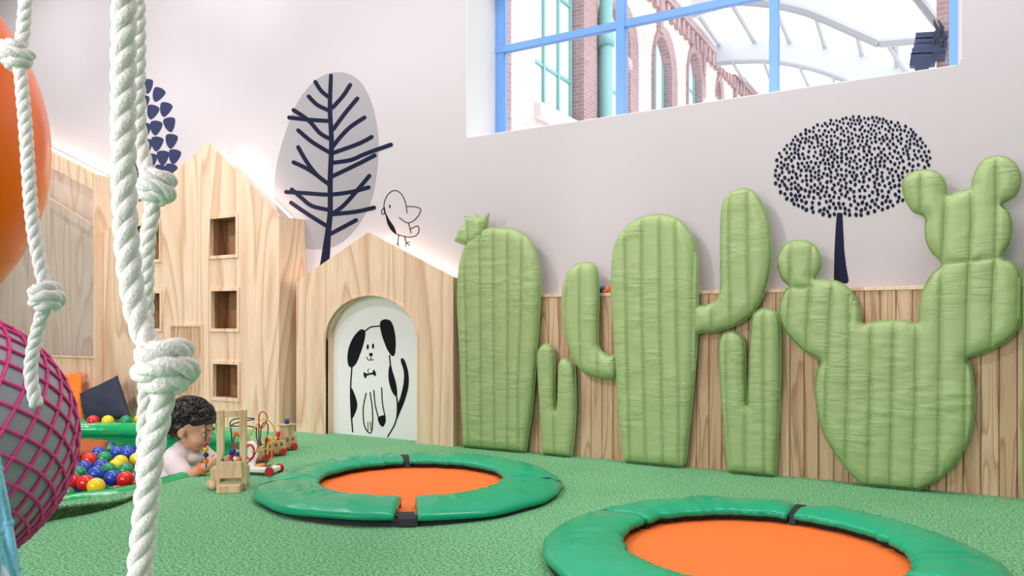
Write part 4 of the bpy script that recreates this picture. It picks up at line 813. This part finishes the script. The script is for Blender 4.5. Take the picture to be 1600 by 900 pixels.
MB().tube([W3(cb_+u*.0235*math.cos(a)+v*.0235*math.sin(a)) for a in [2*PI*i/20 for i in range(20)]], .006, 8, True).build('bracelet', ORG, kid, True)
# ================================================================== toys
# wooden bead frame
TP = onZ(338, 767, 0); TX = RT*math.cos(.12)+FW*math.sin(.12); wdt = .112; TY = Vector((-TX.y, TX.x, 0)); TM = Matrix((TX, TY, (0, 0, 1))).transposed().to_4x4(); TM.translation = TP
tt = lambda *q: TM @ Vector(q)
bf = thing('bead_frame', 'tall pale wooden toy frame with two posts, on the turf beside the child', 'wooden toy', tuple(TP))
pw = .027; hh = .312; wdt = max(wdt, .112)
def post(x0, mirror):
    pr = [(0, 0), (0, hh), (pw, hh), (pw, .150), (pw-.002, .135), (pw-.010, .120), (pw-.012, .105), (pw-.012, 0)]
    if mirror: pr = [(pw-a, b_) for a, b_ in pr]
    return MB().prism([tt(x0+a, 0, b_) for a, b_ in pr], TY*.020)
for x0, mi in ((0, 0), (wdt-pw, 1)): bevel(post(x0, mi).build('post', TOYW, bf), .003)
bevel(MB().box((pw-.003, .004, hh-.028), (wdt-pw+.003, .026, hh-.002), TM).build('top_bar', TOYW, bf), .002)
bevel(MB().box((pw-.014, -.008, .048), (wdt-pw+.014, .012, .112), TM).build('front_panel', TOYW, bf), .003)
bevel(MB().box((pw-.014, -.055, .0), (wdt-pw+.014, .010, .030), TM).build('step', TOYW, bf), .003)
bevel(MB().box((-.030, .025, .030), (wdt-.004, .085, .085), TM).build('base_box', TOYW, bf), .004)
for fx, fy_, fr_ in ((-.030, .045, .018), (-.016, .022, .019), (wdt-.02, .075, .016)): MB().ell(tt(fx, fy_, fr_), fr_).build('foot', TOYW, bf, True)
def wire(name, P, m, r=.0024, parent=bf): return MB().tube(catmull([tt(*q) for q in P], 8), r, 8).build(name, m, parent, True)
def beads(P, parent=bf, r=.0105):
    for q, m in P: MB().ell(tt(*q), (r, r, r*.9), nu=14, nv=10).build('bead', m, parent, True)
wire('wire', [(.02, .06, .085), (-.005, .05, .16), (-.012, .04, .255), (-.035, .03, .262), (-.046, .03, .250), (-.048, .03, .16), (-.048, .04, .085)], DARK)
beads([((-.048, .032, .178), RED), ((-.048, .034, .156), YEL), ((-.048, .036, .134), DARK), ((-.048, .038, .108), ORG)])
wire('wire', [(.04, .09, .085), (.036, .09, .20), (.03, .10, .255), (.075, .10, .268), (.12, .11, .262), (.06, .12, .250), (.028, .12, .235), (.1, .12, .232), (.13, .12, .22)], DARK)
wire('wire', [(.06, .06, .085), (.05, .06, .15), (.085, .07, .19), (.06, .08, .215), (.045, .07, .16), (.08, .06, .085)], RED, .0034)
wire('wire', [(.05, .05, .085), (.09, .05, .14), (.11, .06, .20), (.16, .08, .265), (.20, .10, .22), (.17, .10, .145), (.115, .08, .135)], YEL)
wire('wire', [(.095, .09, .085), (.135, .1, .15), (.14, .1, .27), (.155, .1, .292), (.172, .1, .268), (.150, .1, .225), (.138, .1, .25)], RED)
beads([((.055, .03, .150), BLU), ((.070, .035, .135), BLU), ((.050, .035, .122), RED), ((.088, .04, .122), RED), ((.066, .03, .118), WHITE), ((.078, .03, .112), ORG), ((.094, .06, .140), YEL), ((.045, .05, .136), BLU), ((.060, .07, .212), ORG), ((.070, .07, .206), ORG)], r=.011)
# white pull-along toy with loops
VP = onZ(420, 745, 0); VX = onZ(352, 742, 0)-VP; VX.z = 0; VX.normalize(); VYv = Vector((VX.y, -VX.x, 0)); VM = Matrix((VX, VYv, (0, 0, 1))).transposed().to_4x4(); VM.translation = VP; vt = lambda *q: VM @ Vector(q)
pt = thing('pull_toy', 'white wheeled bead maze toy with red wheels and yellow wire loop, beside the wooden frame', 'wooden toy', tuple(VP))
bevel(MB().box((-.012, .010, .012), (.185, .085, .034), VM).build('base_board', WHITE, pt), .006)
for x0 in (0.0, .160):
    for y0 in (.0, .086): bevel(MB().cyl(vt(x0, y0, .0205), vt(x0, y0+.009, .0205), .0205, n=24).build('wheel', RED, pt), .0015)
def vwire(P, m, r=.0024): return MB().tube(catmull([vt(*q) for q in P], 8), r, 8).build('wire_loop', m, pt, True)
vwire([(.002, .03, .03), (.004, .03, .12), (.010, .035, .155), (.028, .04, .165), (.046, .05, .155), (.052, .05, .12), (.075, .05, .10), (.115, .05, .088)], YEL)
vwire([(.042, .055, .03), (.046, .055, .11), (.034, .055, .20), (.050, .055, .222), (.066, .055, .20), (.074, .055, .135), (.088, .055, .15), (.090, .055, .20)], DARK)
head = MB().prism([vt(.105+.034*math.cos(t), .03, .095+.046*math.sin(t)) for t in [2*PI*i/28 for i in range(28)]], VYv*.018).build('figure', WHITE, pt); bevel(head, .004)
MB().tube([vt(.105+.020*math.cos(t), .028, .097+.031*math.sin(t)) for t in [2*PI*i/28 for i in range(28)]], .0045, 8, True).build('figure_ring', RED, head, True)
bevel(MB().box((.085, .03, .030), (.118, .048, .068), VM).build('figure_stand', WHITE, pt), .006)
for x0, m in ((.02, GRN), (.045, ORG), (.06, YEL)): bevel(MB().box((x0, .03, .034), (x0+.018, .06, .042), VM).build('button', m, pt), .002)
# wooden train: three pieces
def car(label, P, yaw, L_, kind):
    M = Mloc(P, yaw); c = lambda *q: M @ Vector(q); t = thing('toy_train_car', label, 'toy train', tuple(P), 'wooden toy train on the turf')
    bw2 = .030
    body_ = plate(MB(), [[(-L_/2, .018), (L_/2, .018), (L_/2, .075), (-L_/2, .075)]]+[[(xx+.009*math.cos(-a), .055+.009*math.sin(-a)) for a in [2*PI*i/14 for i in range(14)]] for xx in ([-.022, .018] if L_ < .1 else [-.034, 0, .034])], lambda u, v, d: c(u, -bw2+d, v), .012)
    bevel(body_.build('car_side', TOYW, t), .0015)
    bevel(MB().box((-L_/2, -bw2+.012, .018), (L_/2, bw2, .072), M).build('car_body', TOYW, t), .003)
    bevel(MB().box((-L_/2-.006, -.022, .012), (L_/2+.014, .022, .022), M).build('chassis', TOYW, t), .002)
    for xx in (-L_*.30, L_*.30):
        for sy in (-1, 1): bevel(MB().cyl(c(xx, sy*(bw2+.003), .0185), c(xx, sy*(bw2+.013), .0185), .0185, n=22).build('wheel', RED, t), .0015)
    cols = dict(a=[GRN, BLU, GRN, BLU], b=[RED, ORG, YEL, RED], e=[])[kind]
    for i, m in enumerate(cols): MB().cyl(c(-L_*.33+i*L_*.22, -.008+.016*(i % 2), .072), c(-L_*.33+i*L_*.22, -.008+.016*(i % 2), .092), .0085, n=14).build('peg', m, t, True)
    if kind == 'e':
        bevel(MB().box((-.005, -.028, .072), (.045, .028, .125), M).build('cab', TOYW, t), .003); bevel(MB().box((-.012, -.032, .125), (.052, .032, .134), M).build('cab_roof', TOYW, t), .002)
        MB().cyl(c(.02, 0, .134), c(.02, 0, .160), .012, n=16).build('peg', BLU, t, True); MB().cyl(c(-.035, 0, .072), c(-.035, 0, .10), .011, n=16).build('peg', RED, t, True)
    return t
dT = Vector((RT.x*.55+FW.x*.83, RT.y*.55+FW.y*.83, 0)).normalized(); ty = math.atan2(dT.y, dT.x)
p1 = onZ(408, 724, 0); p2 = onZ(434, 714, 0); p3 = onZ(452, 705, 0)
off = Vector((-dT.y, dT.x, 0))*.042
car('wooden train car with green and blue pegs, nearest of the train', p1+off, ty, .10, 'a'); car('middle wooden train car with red and yellow pegs', p2+off, ty, .12, 'b'); car('wooden train engine with blue-topped cab, farthest of the train', p3+off, ty, .12, 'e')
# little toy on the board ledge
LT = onY(945, 456, YW+.03*k); LT.z = zl; lt = thing('toy_car', 'small blue and orange toy lying on the ledge between cactus arm and trunk', 'toy', tuple(LT))
BT = simple('blue_toy_plastic', (.03, .09, .38), .35)
o = MB(); o.ell(LT+Vector((-.014, 0, .020)), (.024, .018, .016)); o.box(tuple(LT+Vector((-.034, -.013, .002))), tuple(LT+Vector((.0, .013, .022)))); remesh(o.build('toy_body', BT, lt), .002, 4)
o = MB(); o.ell(LT+Vector((.018, -.002, .020)), (.019, .017, .018)); o.ell(LT+Vector((.006, -.012, .008)), (.014, .008, .007)); remesh(o.build('toy_nose', ORG, lt), .002, 4)
for x0 in (-.022, .012): MB().cyl(LT+Vector((x0, -.017, .007)), LT+Vector((x0, -.011, .007)), .007, n=14).build('wheel', DARK, lt, True)
# ================================================================== hanging balls
def cone(p1, p2, p3):
    A = np.array([tuple(ray(*p).normalized()) for p in (p1, p2, p3)]); wv = np.linalg.solve(A, np.ones(3)); L = np.linalg.norm(wv); return Vector(wv/L), math.acos(1/L)
def sphere_at(pts, D): u, al = cone(*pts); return EYE+u*D, D*math.sin(al)
def hang(name, m, c, r, parent, top=3.6, rr=.010): return MB().tube([Vector((c.x, c.y, c.z+r)), Vector((c.x, c.y, top))], rr, 10).build(name, m, parent, True)
Oc, Or = sphere_at([(4, 29), (81, 238), (4, 441)], 2.25)
ob_ = thing('hanging_ball', 'big glossy orange ball hanging at the upper left edge', 'ball', tuple(Oc)); MB().ell(Oc, Or, nu=96, nv=64).build('ball_shell', ORB, ob_, True); hang('suspension_rope', ROPE, Oc, Or-.01, ob_)
MB().tube([Oc+Vector((0, 0, Or-.03)), Oc+Vector((0, 0, Or+.06))], [.08, .035], 20).build('neck', ORB, ob_, True)
def netball(label, C, R, ballm, cordm, nc, cell, rad, tilt=(0, 0), ph=0.0, prof=None):
    t = thing('netted_ball', label, 'ball', tuple(C)); MB().ell(C, R, nu=96, nv=64).build('ball_shell', ballm, t, True)
    TR = Matrix.Rotation(tilt[0], 3, 'X') @ Matrix.Rotation(tilt[1], 3, 'Y'); Rn = R+rad*.7
    net = MB()
    for s in (1, -1):
        for i in range(nc):
            P = []
            for j in range(73):
                la = -1.42+2.84*j/72; phi = ph+2*PI*i/nc+s*(2*PI/nc)*(la/cell)*.5
                r_, z_ = prof(la) if prof else (Rn*math.cos(la), Rn*math.sin(la)); P.append(C+TR @ Vector((r_*math.cos(phi), r_*math.sin(phi), z_)))
            net.tube(P, rad, 6, caps=False)
    for i in range(nc):
        for q in range(-20, 21):
            la = q*cell
            if abs(la) > 1.35: continue
            phi = ph+2*PI*i/nc+(2*PI/nc)*(q % 2)*.5; r_, z_ = prof(la) if prof else (Rn*math.cos(la), Rn*math.sin(la)); net.ell(C+TR @ Vector((r_*math.cos(phi), r_*math.sin(phi), z_)), rad*1.5, nu=8, nv=6)
    net.build('net', cordm, t, True)
    return t
Gc, Gr = sphere_at([(2, 506), (122, 688), (22, 856)], 1.62)
gb = netball('grey exercise ball in a pink net hanging at the left edge', Gc, Gr, GREYB, PINK, 26, .105, .0029, (.25, -.25)); hang('suspension_rope', PINK, Gc, Gr, gb, rr=.008)


Bc = atD(-163, 992, .90); Br_ = .122
def bprof(la):
    if la < .16: return ((Br_+.005)*math.cos(la), (Br_+.005)*math.sin(la))
    f = (la-.16)/(1.42-.16); r0, z0 = (Br_+.005)*math.cos(.16), (Br_+.005)*math.sin(.16); return (r0*(1-f)+.008*f, z0+f*.78)
bb = netball('pale ball in a light blue net bag, only its edge showing at lower left', Bc, Br_, WHITE, LBLUE, 16, .105, .0042, (0, 0), .1, bprof); hang('suspension_rope', LBLUE, Bc, .78, bb, rr=.008)
# ================================================================== ropes
def twisted(path, r, pitch, nstr=3, sgn=1, ns=10, step=.0035, ph0=0.0):
    P = resample(path, step, False); fr = frames(P); mb = MB(); s = 0; L = [0]
    for a, b in zip(P, P[1:]): s += (b-a).length; L.append(s)
    for q in range(nstr):
        Q = []
        for i, p in enumerate(P):
            a, b = fr[i]; t = ph0+sgn*2*PI*L[i]/pitch+2*PI*q/nstr; Q.append(p+(a*math.cos(t)+b*math.sin(t))*(r*.42))
        mb.tube(Q, r*.60, ns)
    return mb
def climbing_rope(label, top, segs, D, r, knots, sgn=1):
    """segs: photo pixel centre line; knots: (px, py, pixel size)"""
    P = [atD(a, b, D) for a, b in segs]; t0 = Vector((P[0].x+top, P[0].y, 3.6)); path = [t0.lerp(P[0], i/40) for i in range(40)]+catmull(P, 14)
    t = thing('climbing_rope', label, 'rope', tuple(P[-1]), 'white knotted ropes hanging in the foreground')
    twisted(path, r, r*5.2, 3, sgn).build('rope_strand', ROPE, t, True)
    for (a, b, ang_, flip, sc) in knots:
        c = atD(a, b, D); rt = RT*flip; d = 2*r*sc; ca, sa = math.cos(ang_), math.sin(ang_)
        def g(x, y, z): return c+rt*((x*ca-y*sa)*d)+UP*((x*sa+y*ca)*d)-FW*(z*d)
        K = [(-.25, .95, .05), (-.55, .62, .45), (-.15, .55, .85), (.55, .72, .55), (.78, .62, -.15), (.30, .45, -.70), (-.45, .18, -.60), (-.88, -.05, .0), (-.50, -.10, .72), (.15, .02, .98), (.75, .00, .55), (.95, -.20, -.1), (.45, -.45, -.65), (-.30, -.40, -.55), (-.60, -.50, .10), (-.15, -.62, .62), (.35, -.55, .55), (.62, -.62, .05), (.30, -.85, -.1)]
        twisted(catmull([g(*q) for q in K], 10), r*.90, r*5.6, 3, sgn, 8, .003).build('knot', ROPE, t, True)
    return t
climbing_rope('thinner white knotted rope in front of the orange ball, ending over the grey ball', .0, [(42, -30), (40, 0), (36, 50), (30, 90), (34, 130), (40, 200), (44, 260), (48, 320), (54, 370), (64, 420), (72, 466), (63, 500), (52, 545), (48, 580), (51, 605), (57, 634)], 1.15, .0098, [(27, 87, -.1, -1, 1.0), (72, 466, .3, 1, 1.0)])
climbing_rope('white knotted rope hanging just behind the thickest rope', .0, [(212, -30), (214, 0), (215, 80), (215, 160), (220, 230), (236, 288), (237, 330), (231, 370), (228, 420), (228, 500), (228, 600), (226, 680), (224, 735)], .98, .0102, [(242, 292, -.25, 1, .98)])
climbing_rope('thickest nearest white rope with a big knot, running past the bottom of the photo', .0, [(196, -40), (194, 0), (193, 100), (193, 200), (194, 300), (200, 400), (212, 480), (230, 535), (254, 575), (254, 620), (246, 660), (238, 700), (229, 780), (221, 860), (214, 930), (208, 1000)], .70, .0112, [(257, 574, .12, 1, 1.0)])
